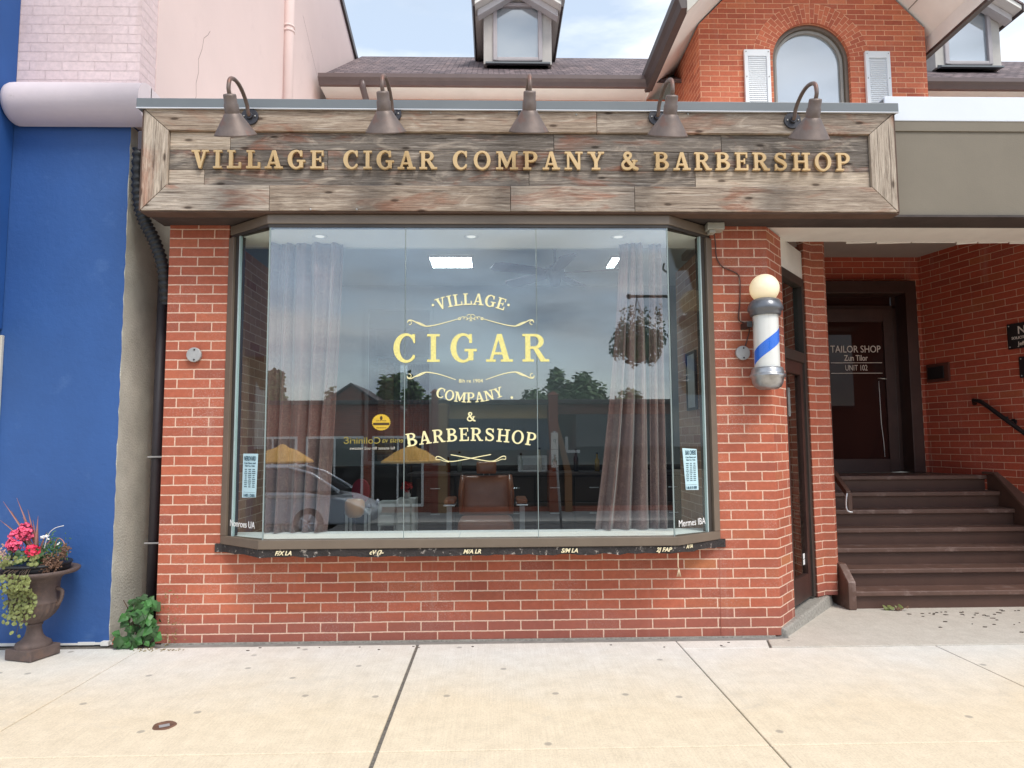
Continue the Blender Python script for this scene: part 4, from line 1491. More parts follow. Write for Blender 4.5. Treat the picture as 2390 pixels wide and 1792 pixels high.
# dark box ends at the eaves, seams across the raked soffit
for k in range(1, 9):
    for s0, sgn in ((XL, 1), (XR, -1)):
        xx = s0 + sgn * k * .30
        if (sgn > 0 and xx < GX) or (sgn < 0 and xx > GX):
            zz = rz(xx) - .001
            m.hexa([(xx - .004, YF, zz - .003), (xx + .004, YF, zz - .003 + .008 * SL * sgn), (xx + .004, GY, zz - .003 + .008 * SL * sgn), (xx - .004, GY, zz - .003)], [(xx - .004, YF, zz), (xx + .004, YF, zz + .008 * SL * sgn), (xx + .004, GY, zz + .008 * SL * sgn), (xx - .004, GY, zz)])
obj('soffit_seam', m, plain('soffit_seam_grey', C(150, 146, 138), .7, .05, 5, 50, 0), gr)  # seam lines in a greyer tone than the boards
m = MB()
def ogee(mb, p0, p1, out, w_=.12, h_=.13):
    """gutter trough between two points; out is the outward direction"""
    prof = [(0, 0), (w_ * .55, -.005), (w_ * .75, h_ * .35), (w_, h_ * .6), (w_, h_), (w_ * .9, h_), (w_ * .9, h_ * .85), (0, h_ * .85)]
    out = Vector(out)
    a = [tuple(Vector(p0) + out * u + Vector((0, 0, v))) for u, v in prof]
    b_ = [tuple(Vector(p1) + out * u + Vector((0, 0, v))) for u, v in prof]
    mb.hexa(a, b_)
ogee(m, (XL, YF - .03, 6.20), (XL, 4.5, 6.20), (-1, 0, 0), .12, .23)
obj('side_gutter', m, M_DKBROWN, gr)
m = MB()
m.box(XR, XR + .03, YF - .03, 4.5, 6.32, 6.36)
ogee(m, (XR + .03, 4.5, 6.34), (XR + .03, YF - .03, 6.34), (1, 0, 0), .10, .2)
obj('side_gutter', m, M_DKBROWN, gr)
m = MB()
m.box(XR - .004, XR + .028, YF, 4.5, 6.362, rz(XR) + .02)
obj('eaves_fascia', m, M_CREAM, gr)
m = MB()
m.box(XL - .002, XL + .03, YF, 4.5, 6.215, rz(XL) + .02)
obj('eaves_fascia', m, M_DKBROWN, gr)
# main roof either side of the wing
RS = .683
def mz(y):
    return 6.355 + RS * (y - 4.42)
m = MB()
YR = 7.4
for x0, x1 in ((-2.42, 4.0), (4.0, 12)):
    m.hexa([(x0, 4.42, mz(4.42) - .06), (x1, 4.42, mz(4.42) - .06), (x1, YR, mz(YR) - .06), (x0, YR, mz(YR) - .06)], [(x0, 4.42, mz(4.42)), (x1, 4.42, mz(4.42)), (x1, YR, mz(YR)), (x0, YR, mz(YR))])
m.hexa([(-2.42, YR, mz(YR) - .06), (12, YR, mz(YR) - .06), (12, 10.4, mz(4.42) - .06), (-2.42, 10.4, mz(4.42) - .06)], [(-2.42, YR, mz(YR)), (12, YR, mz(YR)), (12, 10.4, mz(4.42)), (-2.42, 10.4, mz(4.42))])
mr = obj('main_roof', m, M_SHINGLE, shop)
m = MB()
ogee(m, (-2.40, 4.44, 6.215), (2.14, 4.44, 6.215), (0, -1, 0), .12, .135)
obj('gutter', m, M_GUTTER, mr)
m = MB()
ogee(m, (5.85, 4.44, 6.215), (12, 4.44, 6.215), (0, -1, 0), .12, .135)
obj('gutter', m, M_GUTTER, mr)
M_SLATE = plain('slate_fascia', C(92, 90, 92), .55, .08, 4, 50, .05)
m = MB()
m.box(-2.22, 2.16, 4.40, 4.45, 6.228, 6.35)
obj('fascia_board', m, M_SLATE, mr)
m = MB()
m.box(5.7, 12, 4.40, 4.45, 6.228, 6.35)
obj('fascia_board', m, M_SLATE, mr)
m = MB()
m.tube([(-1.80, 4.38, 6.30), (-1.80, 4.38, 6.18), (-1.76, 4.55, 6.0), (-1.70, 4.72, 5.85), (-1.70, 4.72, 4.2)], .045, 10)
obj('downspout', m, M_GUTTER, mr)

def dormer(xc):
    m = MB()
    y0 = 5.5
    hw = .53
    zb, ze = 7.17, 8.0
    # front wall with its opening
    op = [(xc - .335, 7.25), (xc + .335, 7.25), (xc + .335, 8.13), (xc - .335, 8.13)]
    m.poly([(xc - hw, zb), (xc + hw, zb), (xc + hw, ze), (xc, ze + .42), (xc - hw, ze)], [op], lambda a, b_: (a, y0, b_))
    for s_ in (-1, 1):
        x = xc + s_ * hw
        m.hexa([(x, y0, zb), (x - s_ * .05, y0 + .001, zb), (x - s_ * .05, 7.2, zb), (x, 7.2, zb)], [(x, y0, ze), (x - s_ * .05, y0 + .001, ze), (x - s_ * .05, 7.2, ze), (x, 7.2, ze)])
    d = obj('dormer', m, plain('weathered_dormer_board', C(196, 192, 186), .75, .1, 3, 60, .3), shop)
    m = MB()
    for a, b_, c_, e_ in ((xc - .385, xc - .32, 7.22, 8.16), (xc + .32, xc + .385, 7.22, 8.16), (xc - .32, xc + .32, 8.10, 8.16), (xc - .32, xc + .32, 7.22, 7.275)):
        m.box(a, b_, y0 - .03, y0 + .05, c_, e_)
    obj('window_frame', m, plain('dormer_window_frame', C(178, 172, 174), .5, .08, 5, 50, .05), d, bevel=.012)
    m = MB()
    m.box(xc - .33, xc + .33, y0 + .02, y0 + .03, 7.26, 8.12)
    obj('window_pane', m, M_SKYPANE, d)
    m = MB()
    m.hexa([(xc - .5, y0 - .10, 7.13), (xc + .5, y0 - .10, 7.13), (xc + .5, y0, 7.15), (xc - .5, y0, 7.15)], [(xc - .5, y0 - .10, 7.155), (xc + .5, y0 - .10, 7.155), (xc + .5, y0, 7.215), (xc - .5, y0, 7.215)])
    obj('sill_flashing', m, M_CAP, d)
    # little gable roof
    yf = 5.18
    sp = .62
    ex = .66
    m = MB()
    for s_ in (-1, 1):
        xe = xc + s_ * ex
        lo = [(xe, yf, ze - .06), (xc, yf, ze - .06 + ex * sp), (xc, 7.8, ze - .06 + ex * sp), (xe, 7.8, ze - .06)]
        m.hexa(lo, [(p[0], p[1], p[2] + .07) for p in lo])
    rr = obj('dormer_roof', m, M_CREAM, d)
    m = MB()
    for s_ in (-1, 1):
        xe = xc + s_ * (ex + .02)
        lo = [(xe, yf - .02, ze + .012 - .02 * sp), (xc, yf - .02, ze + .012 + ex * sp), (xc, 7.8, ze + .012 + ex * sp), (xe, 7.8, ze + .012 - .02 * sp)]
        m.hexa(lo, [(p[0], p[1], p[2] + .03) for p in lo])
    obj('dormer_shingles', m, M_SHINGLE, d)
    m = MB()
    for s_ in (-1, 1):
        xe = xc + s_ * ex
        m = MB()
        ogee(m, (xe, yf - .02, ze - .10), (xe, 6.75, ze - .10), (s_, 0, 0), .05, .13)
        obj('dormer_gutter', m, M_DKBROWN, d)
    m = MB()
    for s_ in (-1, 1):
        xe = xc + s_ * (ex - .04)
        lo = [(xe, y0 - .16, ze - .17 + .04 * sp), (xc, y0 - .16, ze - .17 + ex * sp), (xc, y0 - .01, ze - .17 + ex * sp), (xe, y0 - .01, ze - .17 + .04 * sp)]
        m.hexa(lo, [(p[0], p[1], p[2] + .10) for p in lo])
    obj('barge_board', m, plain('white_barge_board', C(214, 212, 214), .6, .06, 6, 50, .1), d)
dormer(.373)
dormer(7.51)
# ================================================================== SIGN BOARD
sign = thing('sign_board', 'long weathered barn-wood fascia sign with raised gold letters across the shopfront', 'sign', (0, -.19, 2.83))
def plank(mb, poly, y0, y1, rnd, vert=False):
    mb.cur = rnd
    n = len(poly)
    g = lambda p: (p[1], p[0]) if vert else (p[0], p[1])
    mb.face([(p[0], y0, p[1]) for p in poly], uv=[g(p) for p in poly])
    mb.face([(p[0], y1, p[1]) for p in reversed(poly)], uv=[g(p) for p in reversed(poly)])
    for k in range(n):
        a, b_ = poly[k], poly[(k + 1) % n]
        mb.face([(a[0], y0, a[1]), (a[0], y1, a[1]), (b_[0], y1, b_[1]), (b_[0], y0, b_[1])], uv=[g(a), (g(a)[0], g(a)[1] + .03), (g(b_)[0], g(b_)[1] + .03), g(b_)])
SX0, SX1, SZ0, SZ1 = -2.300, 2.697, 2.830, 3.512
IX0, IX1, IZ0, IZ1 = -2.138, 2.530, 3.000, 3.368
g_ = .0015
def framepart(polys, vert=False):
    m = MB()
    for poly, r_ in polys:
        plank(m, poly, -.302, -.19, r_, vert)
    return obj('frame_board', m, M_WOOD, sign, bevel=.0025)
framepart([([(SX0 + g_ * 2, SZ1), (IX0 + g_, IZ1), (.686 - g_, IZ1), (.686 - g_, SZ1)], .56), ([(.686 + g_, SZ1), (.686 + g_, IZ1), (IX1 - g_, IZ1), (SX1 - g_ * 2, SZ1)], .42)])
framepart([([(SX0 + g_ * 2, SZ0), (-1.47 - g_, SZ0), (-1.47 - g_, IZ0), (IX0 + g_, IZ0)], .83), ([(-1.47 + g_, SZ0), (.107 - g_, SZ0), (.107 - g_, IZ0), (-1.47 + g_, IZ0)], .47), ([(.107 + g_, SZ0), (.93 - g_, SZ0), (.93 - g_, IZ0), (.107 + g_, IZ0)], .72), ([(.93 + g_, SZ0), (SX1 - g_ * 2, SZ0), (IX1 - g_, IZ0), (.93 + g_, IZ0)], .62)])
framepart([([(SX0, SZ0 + g_ * 2), (IX0, IZ0 + g_), (IX0, IZ1 - g_), (SX0, SZ1 - g_ * 2)], .90)], True)
framepart([([(SX1, SZ0 + g_ * 2), (SX1, SZ1 - g_ * 2), (IX1, IZ1 - g_), (IX1, IZ0 + g_)], .88)], True)
m = MB()
rows = [(3.246, 3.3665, [-2.136, -1.742, .399, 1.527, 2.528], [.97, .1, .22, .05]),
        (3.113, 3.246, [-2.136, -1.101, 1.30, 2.528], [.02, .13, .07]),
        (3.0015, 3.113, [-2.136, -1.905, .231, 1.345, 2.528], [.9, .2, .3, .96])]
for z0, z1, xj, rr in rows:
    for k in range(len(rr)):
        plank(m, [(xj[k] + g_, z0 + g_), (xj[k + 1] - g_, z0 + g_), (xj[k + 1] - g_, z1 - g_), (xj[k] + g_, z1 - g_)], -.278, -.2, rr[k])
obj('plank_panel', m, M_WOOD, sign, bevel=.002)
m = MB()
m.box(SX0 - .002, SX1 + .012, -.292, -.186, SZ0 - .01, SZ0 - .001)
m.box(SX0 - .012, SX0 - .002, -.296, -.186, SZ0, SZ1)
m.box(SX1 + .002, SX1 + .012, -.296, -.186, SZ0, SZ1)
obj('edge_trim', m, plain('dark_edge_trim', C(92, 72, 62), .8, .2, 8, 60, .3), sign)
m = MB()
m.box(-2.345, 2.727, -.318, .12, 3.516, 3.580)
cp = obj('coping', m, M_CAP, sign, bevel=.004)
m = MB()
m.box(-2.345, 2.727, -.322, -.306, 3.5105, 3.5155)
obj('coping_lip', m, M_WHITEMETAL, cp)
random.seed(9)
m = MB()
for x, z in ((-.42, 3.497), (.55, 3.49), (-1.2, 2.836), (-.9, 2.837), (1.3, 3.498)):
    m.sphere((x, -.304, z), .007, 8, 6)
obj('nail_head', m, M_GREYDISC, sign)
def sign_word(word, x0, x1):
    for ch, lps in word_loops(word, .122, x1 - x0, x=(x0 + x1) / 2, z=3.112 + .0):
        curve_mesh('letter', [[p for p in lp] for lp in lps], .018, M_GOLD, sign, (0, -.306, 0), bevel=.0012)
sign_word('VILLAGE', -1.979, -1.118)
sign_word('CIGAR', -.994, -.381)
sign_word('COMPANY', -.275, .729)
sign_word('&', .837, .963)
sign_word('BARBERSHOP', 1.064, 2.386)

# ================================================================== GOOSENECK LAMPS
lamp = thing('gooseneck_lamp', '', 'wall lamp', (-1.607, -.302, 3.46), 'gooseneck lamps along the sign')
LX, LYY, LZ = -1.607, -.302, 3.46
m = MB()
m.lathe([(.0, 0)], (0, 0), 3) if False else None
def disc_y(mb, cx, y0, y1, cz, r, seg=28):
    P = ell(cx, cz, r, r, seg)
    mb.hexa([(p[0], y1, p[1]) for p in P], [(p[0], y0, p[1]) for p in P])
disc_y(m, LX, LYY - .014, LYY, LZ, .056)
disc_y(m, LX, LYY - .03, LYY - .0145, LZ, .022)
wp = obj('wall_plate', m, M_LAMPDK, lamp, bevel=.002)
m = MB()
for s_ in (-1, 1):
    m.sphere((LX + s_ * .036, LYY - .016, LZ), .006, 8, 6)
obj('screw', m, M_GREYDISC, wp)
LYC = -.655
LZP = LZ - .03
TLT = R(30)
def tilt(z, r=0):
    d = LZ - z
    return (LYC + d * math.sin(TLT), LZP - d * math.cos(TLT))
_t1 = tilt(LZ + .10)
path = [(LX, LYY - .018, LZ), (LX, LYY - .040, LZ + .008), (LX, LYY - .065, LZ + .05), (LX, LYY - .12, LZ + .085), (LX, LYY - .19, LZ + .107), (LX, LYY - .26, LZ + .108), (LX, LYY - .325, LZ + .088), (LX, LYY - .362, LZ + .055), (LX, tilt(LZ + .035)[0] - .001, tilt(LZ + .035)[1]), (LX, tilt(LZ)[0], tilt(LZ)[1])]
m = MB()
m.tube(catmull(path, 5), .0125, 12)
obj('arm', m, M_LAMP, lamp)
def tlathe(prof, seg):
    m = MB()
    m.lathe([(r_, z_ - LZ) for r_, z_ in prof], (0, 0), seg)
    ct, st_ = math.cos(TLT), math.sin(TLT)
    m.v = [Vector((LX + p.x, LYC + p.y * ct - p.z * st_, LZP + p.y * st_ + p.z * ct)) for p in m.v]
    return m
m = tlathe([(.014, LZ + .006), (.036, LZ + .002), (.0385, LZ - .006), (.0385, LZ - .050), (.043, LZ - .054), (.043, LZ - .110)], 32)
obj('lamp_socket', m, M_LAMP, lamp)
m = tlathe([(.043, LZ - .106), (.052, LZ - .114), (.061, LZ - .130), (.123, LZ - .224), (.128, LZ - .232), (.126, LZ - .233), (.120, LZ - .224), (.058, LZ - .130), (.03, LZ - .118)], 48)
sh = obj('lamp_shade', m, M_LAMP, lamp)
m = tlathe([(.002, LZ - .205), (.018, LZ - .20), (.029, LZ - .18), (.028, LZ - .16), (.018, LZ - .135), (.014, LZ - .115)], 16)
obj('bulb', m, plain('opal_bulb', C(226, 224, 214), .3, .02, 5, 40, 0), sh)
lamp['label'] = 'leftmost gooseneck barn lamp, over the first letters of VILLAGE'
for x, z, rzz, lb in ((-.668, 3.484, R(-2), 'gooseneck barn lamp over the start of the word CIGAR on the sign'), (.214, 3.492, R(1), 'middle gooseneck barn lamp, over the M of COMPANY'),
                      (1.088, 3.472, R(2), 'gooseneck barn lamp over the first letters of BARBERSHOP'), (2.003, 3.455, R(-1), 'rightmost gooseneck barn lamp, over the last letters of BARBERSHOP')):
    dup(lamp, (x, -.302, z), lb, rzz)

# ================================================================== BARBER POLE
bp = thing('barber_pole', 'wall-mounted barber pole with glowing cream globe and one blue stripe', 'barber pole', (1.845, 0, 1.657))
PX, PY = 1.845, -.125
M_POLEMETAL = plain('pole_dark_enamel', C(104, 108, 116), .32, .15, 10, 60, .05, metal=.3, coat=.4)
M_POLECHROME = plain('worn_pole_chrome', C(168, 170, 174), .3, .3, 12, 50, .08, metal=.75, dirt=(C(190, 190, 190), 10, .6, .15))
m = MB()
m.lathe([(.02, 1.657), (.06, 1.660), (.086, 1.676), (.100, 1.705), (.105, 1.735), (.114, 1.742), (.117, 1.752), (.113, 1.762), (.108, 1.764), (.108, 1.775), (.104, 1.782), (.103, 1.795), (.096, 1.806), (.02, 1.808)], (PX, PY), 40)
obj('pole_base', m, M_POLECHROME, bp)
m = MB()
m.lathe([(.0935, 1.806), (.0935, 2.166)], (PX, PY), 40)
obj('glass_tube', m, M_GLASSC, bp)
m = MB()
m.lathe([(.083, 1.808), (.083, 2.168)], (PX, PY), 48)
cyl = obj('cylinder', m, plain('white_pole_drum', C(236, 234, 230), .3, .03, 5, 40, 0, coat=.3), bp)
m = MB()
seg = 40
for k in range(seg):
    a0, a1 = -math.pi * 1.02 + math.pi * 1.04 * k / seg, -math.pi * 1.02 + math.pi * 1.04 * (k + 1) / seg
    h0, h1 = 1.835 + .19 * (a0 + math.pi) / math.pi, 1.835 + .19 * (a1 + math.pi) / math.pi
    c0, c1 = (PX + 0.0838 * math.cos(a0), PY + 0.0838 * math.sin(a0)), (PX + 0.0838 * math.cos(a1), PY + 0.0838 * math.sin(a1))
    m.face([(c0[0], c0[1], h0 - .01), (c1[0], c1[1], h1 - .01), (c1[0], c1[1], h1 + .082), (c0[0], c0[1], h0 + .082)], smooth=True)
obj('stripe', m, plain('blue_stripe', C(40, 112, 226), .35, .05, 20, 40, 0), cyl)
m = MB()
m.lathe([(.02, 2.160), (.098, 2.162), (.101, 2.172), (.104, 2.190), (.113, 2.196), (.117, 2.208), (.114, 2.222), (.108, 2.240), (.094, 2.264), (.070, 2.278), (.05, 2.284), (.02, 2.285)], (PX, PY), 40)
obj('pole_cap', m, M_POLEMETAL, bp)
m = MB()
m.sphere((PX, PY, 2.352), .098, 40, 24)
obj('globe', m, emit('glowing_globe', (1, .72, .32, 1), .30), bp)
m = MB()
m.box(PX - .015, PX + .015, -.06, .004, 2.05, 2.10)
obj('bracket', m, M_BLACK, bp, bevel=.003)
m = MB()
m.box(PX - .02, PX + .02, -.06, .004, 1.74, 1.79)
obj('bracket', m, M_BLACK, bp, bevel=.003)
m = MB()
m.box(PX - .13, PX - .092, -.13, -.004, 2.085, 2.125)
obj('switch_box', m, M_BLACK, bp, bevel=.003)
def cover(x, z, label):
    m = MB()
    disc_y(m, x, -.022, .002, z, .050, 32)
    o = obj('cover_plate', m, M_GREYDISC, None, bevel=.004, origin=(x, 0, z))
    tag(o, label, 'junction cover', 'round electrical covers on the brick')
    b = MB()
    for s_ in (-1, 1):
        b.sphere((x + .004, -.023, z + s_ * .034), .006, 8, 6)
    obj('screw', b, M_BLACK, o)
cover(1.722, 1.922, 'round galvanised cover plate beside the barber pole, wire leading into it')
cover(-2.048, 1.919, 'round galvanised cover plate on the left brick pier')
m = MB()
m.box(1.475, 1.595, -.10, -.004, 2.775, 2.825)
m.box(1.49, 1.535, -.095, -.03, 2.752, 2.774)
jb = obj('junction_box', m, plain('grey_junction_box', C(172, 172, 164), .5, .08, 10, 60, .1), None, bevel=.005, origin=(1.535, 0, 2.8))
tag(jb, 'grey junction box under the soffit at the top of the right brick pier', 'junction box')
m = MB()
wpts = catmull([(1.545, -.02, 2.77), (1.556, -.008, 2.70), (1.562, -.006, 2.60), (1.60, -.006, 2.535), (1.665, -.006, 2.505), (1.715, -.006, 2.47), (1.722, -.006, 2.39), (1.714, -.006, 2.26), (1.702, -.008, 2.16), (1.745, -.012, 2.13), (1.772, -.02, 2.09), (1.752, -.01, 2.0), (1.728, -.018, 1.945)], 5)
m.tube(wpts, .0045, 6)
tag(obj('wire', m, plain('brown_wire', C(92, 66, 60), .6, .1, 20, 60, 0), None, origin=(1.7, 0, 2.3)), 'thin wire looping down the brick pier from junction box to barber pole', 'wire')

# ================================================================== ENTRANCE STEPS
st = thing('entrance_steps', 'dark brown painted wooden steps climbing to the tailor shop door', 'steps', (3.6, .7, 0))
X0, X1 = 2.765, 4.62
nose = [.70, .868, 1.036, 1.204, 1.372, 1.54, 1.70]
RSE = .14
xr = [4.62] * 7
for k in range(7):
    m = MB()
    yb = nose[k + 1] + .035 if k < 6 else 2.36
    x0_ = X0 if k else 2.796
    m.box(x0_, xr[k], nose[k] - .018, yb, RSE * (k + 1) - .038, RSE * (k + 1))
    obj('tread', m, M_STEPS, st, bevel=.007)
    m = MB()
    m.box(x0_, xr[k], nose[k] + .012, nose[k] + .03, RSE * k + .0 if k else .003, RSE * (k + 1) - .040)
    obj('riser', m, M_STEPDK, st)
m = MB()
m.prism([(.662, .004), (.662, .215), (.80, .335), (.96, .335), (.96, .004)], 2.733, 2.794, 'x')
obj('stringer', m, M_STEPS, st, bevel=.006)
m = MB()
m.prism([(.69, .004), (.69, .25), (1.585, .985), (2.28, .985), (2.28, .5), (1.2, .004)], 4.622, 4.66, 'x')
obj('stringer', m, M_STEPDK, st)
m = MB()
m.prism([(.66, .225), (.66, .265), (1.58, 1.012), (1.82, 1.012), (1.82, .988), (1.59, .988)], 4.610, 4.72, 'x')
obj('stringer_cap', m, M_STEPS, st, bevel=.004)
def rail(pts, label):
    t_ = thing('handrail', label, 'handrail', pts[0], 'handrails of the entrance steps')
    return t_
hr = rail(((4.50, 1.6, 1.66),), 'black metal handrail on the right brick wall above the steps')
m = MB()
m.tube([WP(1.74, .03, 1.655), WP(1.71, .075, 1.686), WP(1.64, .08, 1.672), WP(1.56, .08, 1.61), WP(1.24, .08, 1.357), WP(.7, .08, .93)], .02, 10)
obj('rail', m, M_BLACK, hr)
m = MB()
m.tube([WP(1.40, -.01, 1.47), WP(1.40, .07, 1.47), WP(1.40, .08, 1.52)], .01, 8)
P_ = ell(1.40, 1.47, .03, .03, 16)
m.hexa([WP(p[0], .008, p[1]) for p in P_], [WP(p[0], -.004, p[1]) for p in P_])
obj('rail_bracket', m, M_BLACK, hr)
hl = rail(((2.98, 1.1, .72),), 'short dark handrail with a bent silver end beside the left of the steps')
m = MB()
m.hexa([(2.965, 1.08, .83), (3.005, 1.08, .83), (3.005, 2.2, 1.60), (2.965, 2.2, 1.60)], [(2.965, 1.08, .885), (3.005, 1.08, .885), (3.005, 2.2, 1.655), (2.965, 2.2, 1.655)])
m.hexa([(2.966, 1.06, .715), (3.004, 1.06, .715), (3.004, 1.10, .715), (2.966, 1.10, .715)], [(2.966, 1.06, .872), (3.004, 1.06, .872), (3.004, 1.10, .872), (2.966, 1.10, .872)])
m.box(2.76, 2.97, 1.9, 1.93, 1.43, 1.46)
obj('rail', m, M_STEPDK, hl, bevel=.005)
m = MB()
m.tube(catmull([(2.955, 1.05, .87), (2.945, 1.045, .83), (2.94, 1.045, .77), (2.945, 1.04, .73), (2.965, 1.035, .715), (2.985, 1.03, .716)], 4), .008, 8)
obj('rail_end', m, plain('silver_rail_end', C(206, 206, 210), .3, .05, 10, 50, 0, metal=.6), hl)

# wall plaques in the vestibule
def plaque(y0, y1, z0, z1, label, lines):
    m = MB()
    wbox(m, y0, y1, .003, .018, z0, z1)
    o = obj('wall_plaque', m, M_BLACK, None, bevel=.003, origin=WP((y0 + y1) / 2, 0, z0))
    tag(o, label, 'plaque', 'black plaques on the entrance wall')
    for txt, sz, z, yy, al in lines:
        sans('plaque_text', txt, sz, M_DOORTXT, o, WP(yy, .0205, z), rotz=R(-76), align=al, bold=.0006)
    for z in (z0 + .02, z1 - .02):
        b = MB()
        b.sphere(WP(y1 - .02, .019, z), .006, 8, 6)
        obj('screw', b, M_GREYDISC, o)
plaque(.96, 1.395, 2.128, 2.358, 'upper black plaque with NO lettering on the vestibule brick', [('NO', .10, 2.258, 1.30, 'LEFT'), ('SOLICITING', .034, 2.213, 1.355, 'LEFT'), ('Jeffy', .05, 2.153, 1.30, 'LEFT')])
plaque(.9, 1.307, 1.86, 2.05, 'lower black plaque at the right edge of the photo', [])

# ================================================================== LEFT NEIGHBOUR
nb = thing('painted_neighbour_building', 'pink painted brick building with blue shopfront on the left', 'building', (-3, 0, 0))
m = MB()
random.seed(17)
edge = [(-2.545 + random.uniform(-.004, .004) - .00 * k, 3.56 - k * 3.56 / 60) for k in range(61)]
edge[-1] = (-2.54, 0.0)
m.poly([(-6.0, .0), (-6.0, 3.56)] + edge, [], lambda a, b_: (a, -.002, b_))
m.box(-6.0, -2.552, .0, .3, 0, 3.56)
obj('blue_wall', m, M_BLUE, nb)
m = MB()
m.box(-3.6, -2.543, -.0005, .86, .002, 3.54)
obj('return_wall', m, M_GREYSTUCCO, nb)
m = MB()
random.seed(4)
x = -3.4
while x < -2.56:
    l_ = random.uniform(.05, .14)
    m.box(x, x + l_, -.006 - random.uniform(0, .006), .0, .0035, .012 + random.uniform(0, .012))
    x += l_
m.box(-2.58, -2.53, -.035, .0, .0035, .03)
obj('paint_drip', m, M_WHITEPAINT, nb)
m = MB()
m.box(-6.0, -2.503, .0, .5, 3.56, 10.2)
obj('brick_front', m, M_PINKBRICK, nb)
m = MB()
ztop = lambda y: 9.9 - .238 * y
m.hexa([(-6, .225, 3.4), (-2.498, .225, 3.4), (-2.498, 7.3, 3.4), (-6, 7.3, 3.4)], [(-6, .225, ztop(.225)), (-2.498, .225, ztop(.225)), (-2.498, 7.3, ztop(7.3)), (-6, 7.3, ztop(7.3))])
pw = obj('side_wall', m, M_PINK, nb)
m = MB()
m.hexa([(-2.62, .0, ztop(0) + .002), (-2.46, .0, ztop(0) + .002), (-2.46, 7.32, ztop(7.32) + .002), (-2.62, 7.32, ztop(7.32) + .002)], [(-2.62, .0, ztop(0) + .12), (-2.46, .0, ztop(0) + .12), (-2.46, 7.32, ztop(7.32) + .12), (-2.62, 7.32, ztop(7.32) + .12)])
obj('roof_edge', m, M_DKBROWN, pw)
m = MB()
m.tube([(-2.455, 3.20, 3.5), (-2.455, 3.20, 9.2)], .062, 14)
dp = obj('drainpipe', m, M_PINK, nb)
m = MB()
for z in (6.22, 6.28, 4.6):
    m.tube([(-2.455, 3.20, z), (-2.455, 3.20, z + .025)], .069, 14)
obj('pipe_collar', m, M_PINK, dp)
m = MB()
crack = [(-2.4975, .86, 4.05), (-2.4975, .85, 4.14), (-2.4975, .89, 4.22), (-2.4975, .88, 4.33), (-2.4975, .92, 4.45), (-2.4975, .91, 4.56), (-2.4975, .97, 4.68), (-2.4975, 1.0, 4.80), (-2.4975, 1.08, 4.88), (-2.4975, 1.12, 4.94)]
random.seed(2)
for a, b_ in zip(crack, crack[1:]):
    m.face([(a[0], a[1] - .003, a[2]), (a[0], a[1] + .003, a[2]), (b_[0], b_[1] + .003, b_[2]), (b_[0], b_[1] - .003, b_[2])])
m.face([(-2.4975, 3.9, 6.9), (-2.4975, 3.92, 6.9), (-2.4975, 4.9, 6.36), (-2.4975, 4.88, 6.36)])
obj('wall_crack', m, plain('crack_brown', C(150, 124, 120), .9, .1, 30, 60, 0), pw)  # crack lines in a dull brown tone
# rolled cornice
m = MB()
prof = [(-.02, 3.520)] + [(-.02 - .175 * math.sin(math.pi * k / 14) ** .8, 3.52 + .145 - .145 * math.cos(math.pi * k / 14)) for k in range(1, 14)] + [(-.02, 3.81)]
for k in range(len(prof) - 1):
    pass
XS = [(-3.335, .82), (-3.325, .93), (-3.30, .985), (-3.26, 1.0), (-2.40, 1.0)]
V, F = [], []
for (x, s_) in XS:
    for (y, z) in prof:
        V.append((x, -.02 + (y + .02) * s_, 3.665 + (z - 3.665) * s_))
np_ = len(prof)
for i in range(len(XS) - 1):
    for k in range(np_ - 1):
        F.append((i * np_ + k, i * np_ + k + 1, (i + 1) * np_ + k + 1, (i + 1) * np_ + k))
m.mesh(V, F, True)
m.mesh([V[k] for k in range(np_)], [tuple(range(np_))])
m.mesh([V[(len(XS) - 1) * np_ + k] for k in range(np_)], [tuple(reversed(range(np_)))])
m.hexa([(-2.40, -.03, 3.525), (-2.40, .25, 3.525), (-2.44, .25, 3.525), (-2.44, -.03, 3.525)], [(-2.40, -.03, 3.80), (-2.40, .25, 3.80), (-2.44, .25, 3.80), (-2.44, -.03, 3.80)])
obj('cornice', m, M_PINKPAINT, nb)
# blue awning box and shopfront further left
m = MB()
m.prism([(-.003, 2.095), (-.003, 5.6), (-.30, 4.55), (-.62, 3.60), (-.66, 2.095)], -7, -3.345, 'x')
aw_ = obj('awning', m, M_BLUEAWN, nb, bevel=.01)
m = MB()
m.box(-7, -3.36, -.60, -.02, 2.06, 2.092)
obj('awning_valance', m, M_BLACK, aw_)
m = MB()
m.box(-3.50, -3.328, -.03, -.004, 0.02, 2.055)
m.box(-3.44, -3.40, -.045, -.031, 0.02, 2.05)
obj('door_frame', m, plain('pale_door_frame', C(206, 202, 192), .5, .08, 5, 50, .05), nb, bevel=.004)

# ================================================================== GAP: hose, downpipe, box, ivy
m = MB()
hp = catmull([(-2.47, -.02, 3.36), (-2.475, -.01, 3.15), (-2.46, .0, 2.97), (-2.425, .01, 2.85), (-2.37, .02, 2.74), (-2.33, .04, 2.62), (-2.31, .08, 2.48), (-2.315, .13, 2.3)], 16)
rs = [.040 + .006 * math.cos(k * 2 * math.pi / 4) for k in range(len(hp))]
m.tube(hp, rs, 14)
tag(obj('corrugated_hose', m, M_RUBBER, None, origin=(-2.4, .05, 2.3)), 'black corrugated drain hose bending down into the gap left of the sign', 'hose')
m = MB()
m.tube([(-2.412, .27, .05), (-2.412, .27, 2.6)], .034, 14)
dpp = obj('drain_downpipe', m, plain('dark_downpipe', C(58, 54, 60), .5, .15, 6, 60, .1), None, origin=(-2.412, .27, 0))
tag(dpp, 'dark vertical downpipe in the narrow gap beside the left brick pier', 'downpipe')
m = MB()
